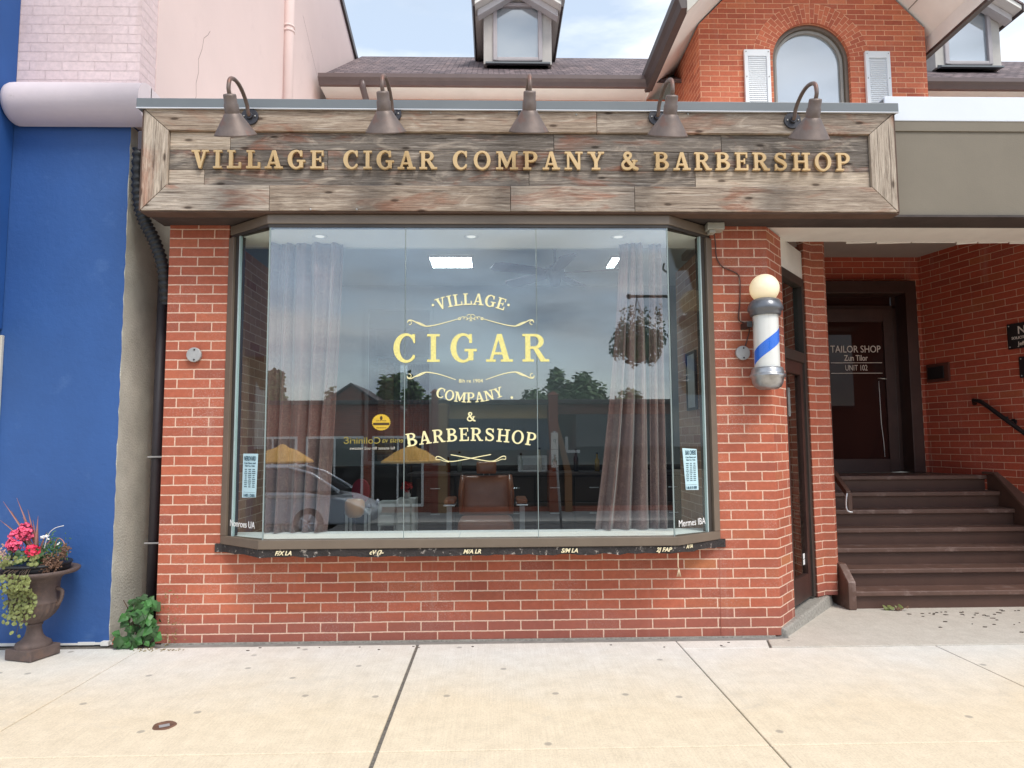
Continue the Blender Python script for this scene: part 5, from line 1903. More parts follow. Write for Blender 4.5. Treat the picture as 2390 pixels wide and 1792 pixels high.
for z in (.62, 1.22):
    m = MB()
    m.box(-2.455, -2.252, .225, .234, z, z + .011)
    obj('pipe_strap', m, M_GREYDISC, dpp)
m = MB()
m.box(-2.41, -2.31, -.16, -.03, 3.30, 3.43)
tag(obj('metal_outlet_box', m, plain('mauve_grey_metal', C(92, 86, 94), .5, .1, 6, 60, .1), None, bevel=.006, origin=(-2.35, -.1, 3.3)), 'small grey metal outlet box at the left end of the sign', 'outlet box')
m = MB()
m.box(-2.54, -2.25, .72, .85, 0, 3.4)
tag(obj('gap_infill_wall', m, plain('dark_gap_wall', C(110, 108, 102), .95, .2, 5, 60, .4), None, origin=(-2.4, .5, 0)), 'dark wall closing the narrow gap between blue building and brick pier', 'wall')
ivy = thing('ivy_plant', 'green ivy clump growing at the foot of the left brick pier', 'plant', (-2.32, -.02, 0))
rg = random.Random(31)
m = MB()
m2 = MB()
for k in range(115):
    u = rg.random()
    z = .02 + .30 * u ** .9
    wd = .115 * (1 - .62 * max(0, (z - .12)) / .28) + .01
    x = -2.315 + rg.uniform(-wd, wd) * (1 if z > .06 else .8) + (z - .2) * .08
    y = -.05 - rg.random() * .07 * (1 - z) + (.05 if rg.random() < .3 else 0)
    nrm = Vector((rg.uniform(-.5, .5), -1, rg.uniform(-.1, .9)))
    up = Vector((rg.uniform(-.8, .8), -.2, rg.uniform(-1, .15)))
    s_ = rg.uniform(.04, .085)
    (m if rg.random() < .55 else m2).leaf((x, y, z), nrm, up, s_, s_ * .85, .2, .8)
obj('leaf_clump', m, M_LEAF, ivy)
obj('leaf_clump', m2, M_LEAFD, ivy)
m = MB()
for k in range(9):
    x = -2.34 + rg.uniform(-.06, .06)
    m.tube([(x, -.03, 0), (x + rg.uniform(-.05, .05), -.04, .12), (x + rg.uniform(-.1, .1), -.05, .3)], .004, 5)
obj('stem', m, M_BARK, ivy)
m = MB()
for k in range(60):
    x = -2.13 + rg.gauss(0, .04)
    z = rg.random() ** 1.6 * .42
    m.leaf((x - .05 * z, -.012 - rg.random() * .015, z), (rg.uniform(-1, 1), -1, rg.uniform(-1, 1)), (rg.uniform(-1, 1), 0, rg.uniform(-1, 1)), .014, .008)
for k in range(50):
    m.leaf((-2.2 + rg.uniform(-.12, .2), -.09 - rg.random() * .07, .004), (rg.uniform(-.4, .4), -.3, 1), (rg.uniform(-1, 1), rg.uniform(-1, 1), .4), .018, .007)
obj('dry_sprig', m, plain('dry_weed', C(132, 116, 72), .8, .3, 40, 60, 0), ivy)
m = MB()
m.leaf((-2.45, -.06, .10), (-.2, -1, .3), (-.5, -.2, -1), .09, .035)
obj('orange_leaf', m, plain('orange_dead_leaf', C(216, 112, 80), .7, .15, 30, 60, 0), ivy)

# ================================================================== URN AND PLANTS
UX, UY = -2.878, -.24
urn = thing('cast_iron_urn', 'rust brown cast iron garden urn on a square foot before the blue wall', 'urn', (UX, UY, 0))
m = MB()
m.box(UX - .102, UX + .102, UY - .102, UY + .102, .004, .07, rz=R(-17))
obj('plinth', m, M_URN, urn, bevel=.006)
m = MB()
m.lathe([(.098, .068), (.10, .078), (.094, .094), (.078, .104), (.066, .112), (.05, .135), (.042, .165), (.040, .192), (.046, .198), (.047, .208), (.04, .212)], (UX, UY), 40)
obj('pedestal', m, M_URN, urn)
m = MB()
def gad(an, z, k):
    return 1 + (.045 * abs(math.sin(an * 11)) if .225 < z < .335 else 0) + (.012 * math.sin(an * 7 + z * 60) if .36 < z < .47 else 0)
m.lathe([(.036, .208), (.05, .214), (.078, .232), (.104, .258), (.122, .290), (.131, .318), (.133, .332), (.140, .338), (.141, .346), (.132, .352), (.129, .37), (.126, .41), (.128, .45), (.134, .478), (.150, .495), (.188, .508), (.222, .514), (.232, .524), (.234, .536), (.226, .541), (.205, .536), (.175, .528), (.13, .52), (.12, .45)], (UX, UY), 88, True, gad)
bowl = obj('bowl', m, M_URN, urn)
for s_ in (-1, 1):
    m = MB()
    m.tube(catmull([(UX + s_ * .125, UY, .42), (UX + s_ * .158, UY, .405), (UX + s_ * .160, UY, .37), (UX + s_ * .148, UY, .335), (UX + s_ * .128, UY, .315)], 5), .012, 8)
    obj('scroll_handle', m, M_URN, urn)
m = MB()
m.lathe([(.14, .515), (.172, .532), (.18, .556), (.178, .562), (.186, .566), (.190, .575), (.186, .582), (.17, .583), (.165, .570), (.02, .572)], (UX, UY), 48)
lp = obj('planter_pot', m, M_RUBBER, None, origin=(UX, UY, .52))
tag(lp, 'black plastic planter pot sitting inside the iron urn', 'pot')
rg = random.Random(77)
# spiky bronze dracaena
sp = thing('spike_plant', 'tall bronze spiky grass standing at the centre of the urn', 'plant', (UX, UY, .57))
m = MB()
for dx, hz in ((-.195, .37), (-.115, .375), (-.14, .30), (-.225, .26), (.012, .20), (-.09, .25), (.06, .15), (-.05, .29), (-.03, .22), (-.17, .22), (.10, .12), (-.11, .18), (.03, .25)):
    ln, dx = hz, dx / hz
    dy = -.15
    b0 = Vector((UX + .012 + rg.uniform(-.01, .01), UY - .02 + rg.uniform(-.02, .02), .63))
    pts = [b0 + Vector((dx * t_ * ln, dy * t_ * ln, t_ * ln * (1 - .18 * t_ * abs(dx)))) for t_ in (0, .25, .5, .75, 1)]
    wd = [.011, .015, .013, .008, .0015]
    side = Vector((1, 0, -dx)).normalized()
    V = []
    for p_, w_ in zip(pts, wd):
        V += [p_ - side * w_ * .5, p_ + Vector((0, .003, 0)), p_ + side * w_ * .5]
    F = []
    for q in range(4):
        F += [(q * 3, q * 3 + 1, q * 3 + 4, q * 3 + 3), (q * 3 + 1, q * 3 + 2, q * 3 + 5, q * 3 + 4)]
    m.mesh(V, F)
obj('blade_tuft', m, M_SPIKE, sp)
def flowerhead(mb, c, r_, n, rg, ps=.018):
    for k in range(n):
        d = Vector((rg.gauss(0, 1), rg.gauss(0, 1) - .3, rg.gauss(0, 1) + .3)).normalized()
        p_ = Vector(c) + d * r_ * rg.uniform(.8, 1.05)
        mb.leaf(p_ - d * .002, d + Vector((rg.uniform(-.4, .4), rg.uniform(-.4, .4), rg.uniform(-.4, .4))), (rg.uniform(-1, 1), rg.uniform(-1, 1), rg.uniform(-1, 1)), ps, ps * .9, -.2)
ge = thing('geranium', 'bright pink geranium with round flower heads on the left of the urn', 'plant', (UX - .08, UY - .04, .57))
m = MB()
for c_, r_ in (((-.055, -.05, .785), .040), ((-.098, -.07, .745), .036), ((-.085, -.085, .695), .040), ((-.035, -.06, .755), .03), ((-.12, -.07, .70), .025)):
    flowerhead(m, (UX + c_[0], UY + c_[1], c_[2]), r_, 70, rg, .022)
obj('flower_head', m, M_PINKF, ge)
m = MB()
flowerhead(m, (UX + .052, UY - .13, .668), .036, 80, rg, .02)
obj('flower_head', m, plain('deep_pink_petal', C(228, 54, 92), .6, .2, 30, 60, .1), ge)
m = MB()
for k in range(70):
    x, y = rg.uniform(-.15, .10), rg.uniform(-.14, .02)
    m.leaf((UX + x, UY + y, .585 + rg.random() * .075), (rg.uniform(-.6, .6), -.8, rg.uniform(.1, 1)), (rg.uniform(-1, 1), rg.uniform(-.4, .4), rg.uniform(-.2, 1)), .036, .036, .15)
for c_ in ((-.06, -.05, .74), (-.09, -.07, .70), (.052, -.12, .65)):
    m.tube([(UX + c_[0] * .4, UY + c_[1] * .4, .57), (UX + c_[0], UY + c_[1], c_[2])], .003, 5)
obj('leaf_clump', m, M_LEAFD, ge)
pale = thing('pale_seed_plant', 'pale pinkish dried flower sprays spilling over the left rim of the urn', 'plant', (UX - .17, UY - .05, .58))
m = MB()
for k in range(230):
    a = rg.random()
    x = -.12 - a * .13 + rg.gauss(0, .018)
    z = .60 + .05 * math.sin(a * 2.6) + rg.gauss(0, .022)
    m.leaf((UX + x, UY - .08 + rg.gauss(0, .04), z), (rg.uniform(-1, 1), -1, rg.uniform(-1, 1)), (rg.uniform(-1, 1), 0, rg.uniform(-1, 1)), .014, .012)
for k in range(5):
    m.leaf((UX - .17 + k * .008, UY - .13, .62), (.2, -1, .2), (-.35 + k * .08, -.1, -1), .10 + .03 * (k % 2), .014, .1)
obj('flower_spray', m, M_PALEF, pale)
gl_ = thing('fern_herb', 'feathery green herb behind the pink flower in the urn', 'plant', (UX + .07, UY + .02, .57))
m = MB()
for k in range(330):
    x, z = rg.gauss(.085, .035), .65 + rg.gauss(0, .04)
    m.leaf((UX + x, UY + rg.uniform(-.05, .08), z), (rg.uniform(-1, 1), -1, rg.uniform(-.3, 1)), (rg.uniform(-1, 1), 0, rg.uniform(-.6, 1)), .022, .008)
obj('leaf_clump', m, plain('feathery_green', C(74, 116, 70, .85), .5, .3, 14, 60, 0), gl_)
br_ = thing('dried_hydrangea', 'brown dried flower clusters hanging over the right rim of the urn', 'plant', (UX + .14, UY - .04, .58))
m = MB()
for c_, r_, n_ in (((.11, -.10, .60), .035, 110), ((.14, -.10, .575), .030, 100), ((.165, -.09, .605), .03, 100), ((.19, -.07, .64), .024, 80), ((.205, -.06, .67), .018, 60), ((.12, -.12, .555), .022, 80), ((.175, -.10, .575), .022, 80)):
    for k in range(n_):
        p_ = Vector((UX + c_[0] + rg.gauss(0, r_ * .6), UY + c_[1] + rg.gauss(0, r_ * .5), c_[2] + rg.gauss(0, r_ * .6)))
        m.leaf(p_, (rg.uniform(-1, 1), -1, rg.uniform(-1, 1)), (rg.uniform(-1, 1), rg.uniform(-.5, .5), rg.uniform(-1, 1)), .012, .011, .2)
obj('flower_cluster', m, M_DRIED, br_)
m = MB()
m.tube(catmull([(UX + .10, UY - .02, .60), (UX + .13, UY - .03, .72), (UX + .17, UY - .04, .72), (UX + .205, UY - .06, .68)], 6), .003, 5)
obj('stem', m, M_SPIKE, br_)
wf = thing('white_flower', 'thin white flower with a long curved stem rising from the urn', 'flower', (UX + .05, UY - .02, .58))
m = MB()
m.tube(catmull([(UX + .04, UY - .03, .58), (UX + .09, UY - .06, .74), (UX + .14, UY - .08, .795), (UX + .205, UY - .09, .815)], 6), .0022, 5)
obj('stem', m, M_WHITEF, wf)
m = MB()
for k in range(12):
    m.leaf((UX + .072 + rg.gauss(0, .008), UY - .065, .742 + rg.gauss(0, .004)), (rg.uniform(-.5, .5), -1, rg.uniform(-.5, .8)), (rg.uniform(-1, 1), 0, rg.uniform(-.5, .5)), .02, .011)
for k in range(5):
    m.leaf((UX + .155, UY - .05, .70), (rg.uniform(-.5, .5), -1, .4), (rg.uniform(-1, 1), 0, rg.uniform(-1, 1)), .012, .008)
obj('petal', m, M_WHITEF, wf)
tr_ = thing('trailing_vine', 'yellow-green round-leaved vine trailing down the front of the urn', 'plant', (UX - .05, UY - .15, .57))
m, ms2 = MB(), MB()
for s_ in range(13):
    x = -.055 + s_ * .0125 + rg.uniform(-.008, .008)
    y0_ = -.185 - rg.random() * .02
    zend = .23 + abs(s_ - 5) * .018 + rg.uniform(-.02, .06)
    if s_ > 9:
        zend = .34 + (s_ - 10) * .03
    z = .585
    px_, py_ = x * .6, -.13
    path = [(UX + px_, UY + py_, .578), (UX + x, UY - .215, .556)]
    while z > zend:
        z -= .022
        yy = -.235 + (0.075 if z < .48 else .0) * min(1, (.5 - z) / .06)
        path.append((UX + x + rg.uniform(-.008, .008), UY + yy + rg.uniform(-.008, .008), z - .03))
        for q in (-1, 1):
            if rg.random() < .85:
                sz = rg.uniform(.016, .027)
                p_ = Vector(path[-1]) + Vector((q * rg.uniform(.004, .016), -rg.uniform(.002, .015), rg.uniform(-.008, .008)))
                m.leaf(p_, (rg.uniform(-.5, .5), -1, rg.uniform(-.2, .7)), (q, 0, rg.uniform(-.6, .6)), sz, sz * 1.05, .12, 1.15)
    ms2.tube(path, .0018, 4)
for k in range(60):
    m.leaf((UX + rg.uniform(-.15, .1), UY - .15 + rg.uniform(-.04, .03), .585 + rg.random() * .05), (rg.uniform(-.5, .5), -1, rg.uniform(0, .9)), (rg.uniform(-1, 1), 0, rg.uniform(-1, 1)), .026, .027, .12, 1.15)
obj('leaf_string', m, M_LEAFY, tr_)
obj('stem', ms2, M_BARK, tr_)

# ================================================================== PAVEMENT BITS
m = MB()
m.lathe([(.052, .0005), (.05, .004), (.041, .0042), (.038, .001), (.002, .001)], (-1.553, -1.328), 24, True, lambda an, z, k: 1 + .04 * math.sin(an * 5))
vcv = obj('valve_cover', m, plain('rusty_valve_ring', C(120, 88, 72), .8, .3, 30, 60, .3, metal=.3), None, origin=(-1.553, -1.328, 0))
tag(vcv, 'small rusty round valve cover set in the sidewalk', 'valve cover')
m = MB()
m.box(-1.575, -1.53, -1.345, -1.315, .0015, .003, rz=.5)
obj('cover_glint', m, M_GREYDISC, vcv)
lf = thing('fallen_leaf', 'crumpled green and brown leaf lying before the bottom step', 'leaf', (3.07, .63, .003))
m = MB()
rg = random.Random(8)
for k in range(9):
    m.leaf((3.07 + rg.uniform(-.05, .06), .63 + rg.uniform(-.02, .02), .012 + rg.random() * .02), (rg.uniform(-.6, .6), -.8, 1), (rg.uniform(-1, 1), rg.uniform(-.5, .5), .5), .05, .035, .4)
obj('blade', m, M_LEAFY, lf)
m = MB()
for k in range(10):
    m.leaf((3.11 + rg.uniform(-.03, .05), .63 + rg.uniform(-.02, .02), .008 + rg.random() * .02), (rg.uniform(-.6, .6), -.8, 1), (rg.uniform(-1, 1), rg.uniform(-.5, .5), .5), .035, .02, .4)
obj('blade', m, M_DRIED, lf)
m = MB()
for k in range(75):
    x, y = rg.uniform(3.1, 4.6), .62 - abs(rg.gauss(0, .28))
    s_ = rg.uniform(.006, .02)
    a = rg.uniform(0, 3.14)
    m.hexa([(x + s_ * math.cos(a + q) * (1 if q % 2 else .6), y + s_ * .6 * math.sin(a + q), .0035) for q in (0, 1.3, 2.9, 4.4)], [(x + s_ * math.cos(a + q) * (1 if q % 2 else .6), y + s_ * .6 * math.sin(a + q), .007) for q in (0, 1.3, 2.9, 4.4)])
for k in range(14):
    x, y = rg.uniform(-2.2, 2.0), -.11 - abs(rg.gauss(0, .06))
    s_ = rg.uniform(.004, .012)
    a = rg.uniform(0, 3.14)
    m.hexa([(x + s_ * math.cos(a + q), y + s_ * .5 * math.sin(a + q), .0005) for q in (0, 1.5, 2.9, 4.4)], [(x + s_ * math.cos(a + q), y + s_ * .5 * math.sin(a + q), .004) for q in (0, 1.5, 2.9, 4.4)])
tag(obj('leaf_litter', m, plain('dark_litter', C(78, 68, 60), .9, .3, 30, 60, 0)), 'dark crumbs of leaf litter scattered over the concrete', 'litter', kind='stuff')
# ================================================================== INSIDE THE SHOP
M_INWALL = plain('shop_wall_paint', C(150, 156, 158, .8), .8, .06, 2, 50, .08)
M_INDARK = plain('dark_wainscot', C(62, 50, 44, .6), .5, .15, 4, 60, .1)
m = MB()
m.box(-2.12, 2.76, 3.9, 4.0, 1.02, 3.36)
m.box(2.60, 2.76, 2.31, 3.9, 0, 3.36)
m.box(-2.138, -2.10, .12, 3.9, 0, 3.36)
obj('shop_wall', m, M_INWALL, shop)
m = MB()
m.box(-2.10, 2.60, 3.86, 3.9, 0, 1.0)
m.box(-2.10, 2.60, 3.83, 3.9, 1.0, 1.03)
obj('wainscot', m, M_INDARK, shop)
m = MB()
m.prism([(-2.10, .2), (1.70, .2), (1.98, .34), (2.45, .92), (2.60, 1.0), (2.60, 3.86), (-2.10, 3.86)], -.02, .015, 'z')
obj('shop_floor', m, plain('pale_bounce_floor', C(206, 200, 190, .85), .35, .12, 3, 40, .05), shop)  # unseen floor, made pale to bounce light up to the ceiling
m = MB()
m.box(-2.12, 2.70, .226, 3.9, 3.3, 3.37)
m.box(-2.12, 2.06, .226, .262, 2.735, 3.3)
obj('shop_ceiling', m, plain('shop_ceiling_paint', C(206, 210, 208), .85, .04, 2, 50, 0), shop)
m = MB()
m.box(-1.96, -1.835, .118, .95, .02, 2.73)
obj('bay_return_wall', m, M_BRICKI, shop)
m = MB()
m.box(1.525, 1.66, .145, .95, .02, 2.73)
obj('bay_return_wall', m, M_BRICKI, shop)
m = MB()
m.box(-1.83, 1.52, .116, .16, .0, .55)
obj('bay_apron', m, M_INDARK, shop)
# ceiling light panels
M_PANEL = emit('lit_light_panel', (.80, .95, 1, 1), 22)
for x0, x1, lb in ((-.69, -.25, 'bright square ceiling light panel behind the upper middle glass'), (1.26, 1.345, 'bright ceiling light panel partly hidden by the fan blade and right curtain')):
    m = MB()
    m.box(x0, x1, 2.45, 2.88, 3.275, 3.298)
    o = obj('ceiling_light', m, M_PANEL, None, origin=(x0, 2.45, 3.29))
    tag(o, lb, 'ceiling light', 'lit panels in the shop ceiling')
    f = MB()
    for a in ((x0 - .02, x0, 2.43, 2.90), (x1, x1 + .02, 2.43, 2.90), (x0, x1, 2.43, 2.45), (x0, x1, 2.88, 2.90)):
        f.box(a[0], a[1], a[2], a[3], 3.27, 3.2985)
    obj('light_frame', f, M_WHITEPAINT, o)
# fan
fan = thing('ceiling_fan', 'dark red-brown ceiling fan seen through the upper right glass', 'ceiling fan', (.60, 2.0, 3.3))
m = MB()
m.lathe([(.012, 3.29), (.06, 3.285), (.03, 3.24), (.014, 3.22), (.014, 3.08), (.05, 3.06), (.10, 3.04), (.105, 2.97), (.07, 2.945), (.06, 2.90), (.045, 2.86), (.01, 2.85)], (.60, 2.0), 28)
obj('fan_motor', m, M_DKBROWN, fan)
M_BLADE = plain('mahogany_blade', C(84, 44, 46), .35, .12, 6, 50, .03)
for k in range(5):
    a = R(-12 + 72 * k)
    m = MB()
    ca, sa = math.cos(a), math.sin(a)
    pts = [(.08, -.03), (.22, -.07), (.62, -.085), (.68, -.045), (.68, .045), (.62, .085), (.22, .07), (.08, .03)]
    lo = [(.60 + p[0] * ca - p[1] * sa, 2.0 + p[0] * sa + p[1] * ca, 2.985 + p[1] * .22) for p in pts]
    m.hexa(lo, [(p[0], p[1], p[2] + .01) for p in lo])
    obj('fan_blade', m, M_BLADE, fan)
# curtains
def curtmat():
    m, t, b = newmat('damask_curtain')
    tc = t.nodes.new('ShaderNodeTexCoord').outputs['Object']
    n1 = noise(t, mapping(t, tc, (34, 4, 27)), 1, 3, .55, 3.0)
    f = ramp(t, n1, [(.44, (0, 0, 0)), (.5, (1, 1, 1)), (.56, (0, 0, 0))])
    n2 = noise(t, mapping(t, tc, (9, 3, 6)), 1, 2, .5, 1.5)
    f = mth(t, 'MULTIPLY', f, ramp(t, n2, [(.3, (.2, .2, .2)), (.6, (1, 1, 1))]))
    c = mix(t, mth(t, 'MULTIPLY', f, .5), C(118, 90, 88), C(188, 160, 144))
    t.links.new(c, b.inputs['Base Color'])
    b.inputs['Roughness'].default_value = .45
    b.inputs['Sheen Weight'].default_value = .4
    bump(t, b, n1, .25, .004)
    return m
M_CURTAIN = curtmat()
def curtain(name_label, top, bot, folds, seed, floor):
    """top, bot: x ranges; a pleated cloth hanging from z 2.73"""
    rg = random.Random(seed)
    o = thing('curtain', name_label, 'curtain', ((top[0] + top[1]) / 2, .12, .704), 'damask curtains in the display window')
    ph = [rg.uniform(0, 6.28) for _ in range(4)]
    nu, nv = 150, 36
    V, F, U = [], [], []
    for j in range(nv + 1):
        v = j / nv
        z = 2.733 + (floor - 2.733) * v
        for i in range(nu + 1):
            u = i / nu
            uu = u + .018 * math.sin(u * 9 + v * 3 + ph[0]) + .012 * math.sin(v * 7 + u * 4 + ph[3])
            xt = top[0] + (top[1] - top[0]) * u
            xb = bot[0](u) if callable(bot[0]) else bot[0] + (bot[1] - bot[0]) * u
            e = v ** 1.5
            x = xt + (xb - xt) * e
            amp = .024 + .022 * v
            y = .125 + amp * math.sin(2 * math.pi * folds * uu + ph[1]) + .014 * math.sin(2 * math.pi * folds * 1.7 * uu + ph[2] + v * 2) + .01 * math.sin(v * 4 + u * 7)
            V.append((x, y - (.02 * max(0, v - .93) / .07), z))
    for j in range(nv):
        for i in range(nu):
            a = j * (nu + 1) + i
            F.append((a, a + 1, a + nu + 2, a + nu + 1))
    m = MB()
    m.mesh(V, F, True)
    c = obj('curtain_cloth', m, M_CURTAIN, o)
    sd = c.modifiers.new('thick', 'SOLIDIFY')
    sd.thickness = .004
    return o
curtain('left damask curtain, grey-brown folds sweeping down to the display ledge', (-1.58, -1.085), (lambda u: -1.57 + u * .41, 0), 4.6, 5, .708)
oc = curtain('right damask curtain, mauve-brown and spreading wide onto the ledge', (.90, 1.075), (lambda u: .685 + u * .385, 0), 3.2, 8, .708)
m = MB()
V, F = [], []
for j in range(31):
    v = j / 30
    for i in range(41):
        u = i / 40
        x = 1.115 + .085 * u + (.0 - .03 * v * (1 - u))
        V.append((x, .135 + .022 * math.sin(u * 12 + v * .6), 2.733 + (.708 - 2.733) * v))
for j in range(30):
    for i in range(40):
        a = j * 41 + i
        F.append((a, a + 1, a + 42, a + 41))
m.mesh(V, F, True)
obj('curtain_cloth', m, M_CURTAIN, oc).modifiers.new('thick', 'SOLIDIFY').thickness = .004
# barber chair
M_LEATHER = plain('brown_leather', C(176, 112, 82), .33, .15, 8, 120, .15, coat=.15)
M_CHROME = plain('chrome', C(236, 238, 240), .15, .03, 6, 40, 0, metal=.55)
bcx = -.09
ch = thing('barber_chair', 'brown leather barber chair with chrome arms facing the window', 'barber chair', (bcx, 2.05, .015))
def cushion(mb, x0, x1, y0, y1, z0, z1, bulge=.02, n=10, tilt=0):
    V, F = [], []
    for side, yy in ((0, y0), (1, y1)):
        for j in range(n + 1):
            for i in range(n + 1):
                u, v = i / n, j / n
                b_ = bulge * (4 * u * (1 - u)) ** .5 * (4 * v * (1 - v)) ** .5
                y = yy + (-b_ if side == 0 else b_)
                rnd_ = .03
                V.append((x0 + (x1 - x0) * u, y + tilt * v, z0 + (z1 - z0) * v))
    q = (n + 1) * (n + 1)
    for s_ in (0, 1):
        for j in range(n):
            for i in range(n):
                a = s_ * q + j * (n + 1) + i
                f = (a, a + 1, a + n + 2, a + n + 1)
                F.append(f if s_ == 0 else f[::-1])
    for i in range(n):
        F.append((i + 1, i, q + i, q + i + 1))
        a = n * (n + 1) + i
        F.append((a, a + 1, q + a + 1, q + a))
        a = i * (n + 1)
        F.append((a, a + n + 1, q + a + n + 1, q + a))
        a = i * (n + 1) + n
        F.append((a + n + 1, a, q + a, q + a + n + 1))
    mb.mesh(V, F, True)
m = MB()
cushion(m, bcx - .25, bcx + .25, 2.16, 2.26, .60, .98, .03, tilt=.08)
obj('backrest', m, M_LEATHER, ch, bevel=.02, seg=3)
m = MB()
cushion(m, bcx - .10, bcx + .10, 2.24, 2.31, 1.0, 1.12, .02, 8, .02)
obj('headrest', m, M_LEATHER, ch, bevel=.015, seg=3)
m = MB()
m.tube([(bcx - .03, 2.33, 1.06), (bcx - .03, 2.33, .9)], .007, 8)
m.tube([(bcx + .03, 2.33, 1.06), (bcx + .03, 2.33, .9)], .007, 8)
obj('headrest_stem', m, M_CHROME, ch)
for s_ in (-1, 1):
    m = MB()
    m.tube([(bcx + s_ * .245, 2.15, .61), (bcx + s_ * .25, 2.18, .80), (bcx + s_ * .235, 2.225, .985)], [.022, .03, .024], 12)
    obj('back_bolster', m, M_LEATHER, ch)
m = MB()
m.box(bcx - .27, bcx + .27, 1.70, 2.2, .43, .458)
obj('seat_frame', m, M_BLACK, ch)
m = MB()
V = []
m.box(bcx - .26, bcx + .26, 1.68, 2.18, .46, .60)
obj('seat', m, M_LEATHER, ch, bevel=.05, seg=5)
for s_ in (-1, 1):
    m = MB()
    m.box(bcx + s_ * .34 - .05, bcx + s_ * .34 + .05, 1.75, 2.15, .74, .785)
    ar = obj('armrest', m, M_LEATHER, ch, bevel=.015, seg=3)
    m = MB()
    m.box(bcx + s_ * .34 - .025, bcx + s_ * .34 + .025, 1.76, 1.80, .45, .74)
    m.box(bcx + s_ * .34 - .055, bcx + s_ * .34 + .055, 1.745, 2.16, .722, .738)
    m.box(bcx + s_ * .32 - .04, bcx + s_ * .32 + .04, 1.80, 2.12, .43, .47)
    obj('arm_post', m, M_CHROME, ar, bevel=.006)
m = MB()
m.lathe([(.26, .018), (.25, .04), (.12, .07), (.06, .10), (.055, .42), (.15, .44), (.15, .458)], (bcx, 1.95), 36)
obj('pedestal', m, M_CHROME, ch)
# back counter and drawers
bcn = thing('back_counter', 'long dark wooden counter with drawers along the back of the shop', 'counter', (.5, 3.4, .015))
m = MB()
m.box(-.95, 2.3, 3.25, 3.8, .018, .93)
obj('cabinet', m, M_INDARK, bcn, bevel=.004)
m = MB()
m.box(-1.0, 2.35, 3.2, 3.82, .932, .965)
obj('counter_top', m, M_DKBROWN, bcn, bevel=.005)
for k in range(7):
    for q in range(3):
        m = MB()
        x = -.90 + k * .455
        m.box(x, x + .43, 3.228, 3.248, .06 + q * .29, .33 + q * .29)
        d = obj('drawer', m, plain('drawer_front', C(84, 66, 56, .6), .45, .12, 4, 60, .08), bcn, bevel=.004)
        h = MB()
        h.tube([(x + .16, 3.22, .21 + q * .29), (x + .27, 3.22, .21 + q * .29)], .006, 6)
        obj('handle', h, M_CHROME, d)
# tall mirror with pale frame
mr_ = thing('wall_mirror', 'tall pale-framed mirror panel on the back wall left of the lettering', 'mirror', (-1.2, 3.88, 1.05))
m = MB()
for a in ((-1.62, -1.58, 1.05, 3.02), (-.82, -.78, 1.05, 3.02), (-1.58, -.82, 2.98, 3.02), (-1.58, -.82, 1.05, 1.09)):
    m.box(a[0], a[1], 3.85, 3.895, a[2], a[3])
obj('mirror_frame', m, plain('grey_mirror_frame', C(130, 134, 136), .5, .05, 5, 40, 0), mr_)
m = MB()
m.box(-1.58, -.82, 3.875, 3.885, 1.09, 2.98)
obj('mirror_glass', m, skypane('dim_mirror', (.10, .11, .12, 1), .35), mr_)
# red chair, tan lamp, white drawer units on the left
rc = thing('red_chair', 'red round-backed chair on white legs at the back left of the shop', 'chair', (-1.5, 2.95, .015))
m = MB()
m.prism([(x, z) for x, z in ell(-1.49, .78, .10, .14, 24)], 2.98, 3.03, 'y')
obj('backrest', m, plain('red_upholstery', C(150, 40, 62), .6, .1, 10, 80, .1), rc, bevel=.012)
m = MB()
m.box(-1.61, -1.37, 2.74, 3.0, .55, .60)
obj('seat', m, plain('white_seat', C(206, 206, 204), .5, .05, 8, 60, 0), rc, bevel=.012)
for x in (-1.59, -1.39):
    for y in (2.76, 2.98):
        m = MB()
        m.box(x - .012, x + .012, y - .012, y + .012, .016, .55)
        obj('leg', m, M_WHITEPAINT, rc)
tl = thing('tan_lamp', 'small lamp with a tan barrel shade on a thin stand beside the left curtain', 'lamp', (-1.14, .95, .015))
m = MB()
m.lathe([(.02, .865), (.06, .862), (.078, .84), (.082, .80), (.074, .745), (.05, .715), (.02, .712)], (-1.14, .95), 28)
obj('lamp_shade', m, plain('tan_leather_shade', C(196, 142, 78), .3, .08, 10, 60, .05, coat=.3), tl)
m = MB()
m.lathe([(.09, .016), (.09, .03), (.012, .04), (.010, .715)], (-1.14, .95), 24)
obj('stand', m, M_DKBROWN, tl)
def unit(x, z0, z1, y, nd, label):
    t_ = thing('drawer_unit', label, 'drawer unit', (x, y, .015), 'white drawer units')
    m = MB()
    m.box(x - .10, x + .10, y, y + .3, z0, z1)
    for q in (-.085, .085):
        m.box(x + q - .012, x + q + .012, y + .02, y + .28, .016, z0)
    obj('carcass', m, M_WHITEPAINT, t_, bevel=.004)
    h = (z1 - z0) / nd
    for k in range(nd):
        m = MB()
        m.box(x - .085, x + .085, y - .012, y - .001, z0 + h * k + .012, z0 + h * (k + 1) - .012)
        obj('drawer', m, M_CREAM, t_, bevel=.003)
unit(-.98, .34, .70, 2.9, 4, 'white drawer unit with four drawers left of the barber chair')
unit(-1.2, .40, .66, 3.0, 2, 'low white drawer unit beside the red chair')
pot_ = thing('red_flower_vase', 'small red flowers standing on the white drawer unit', 'flowers', (-.98, 3.0, .70))
m = MB()
m.lathe([(.001, .703), (.03, .704), (.04, .74), (.022, .77), (.026, .78)], (-.98, 3.03), 20)
obj('vase', m, M_WHITEPAINT, pot_)
m = MB()
flowerhead(m, (-.98, 3.0, .83), .055, 60, random.Random(3), .035)
obj('petal', m, plain('red_petal', C(190, 50, 50), .6, .2, 30, 60, 0), pot_)
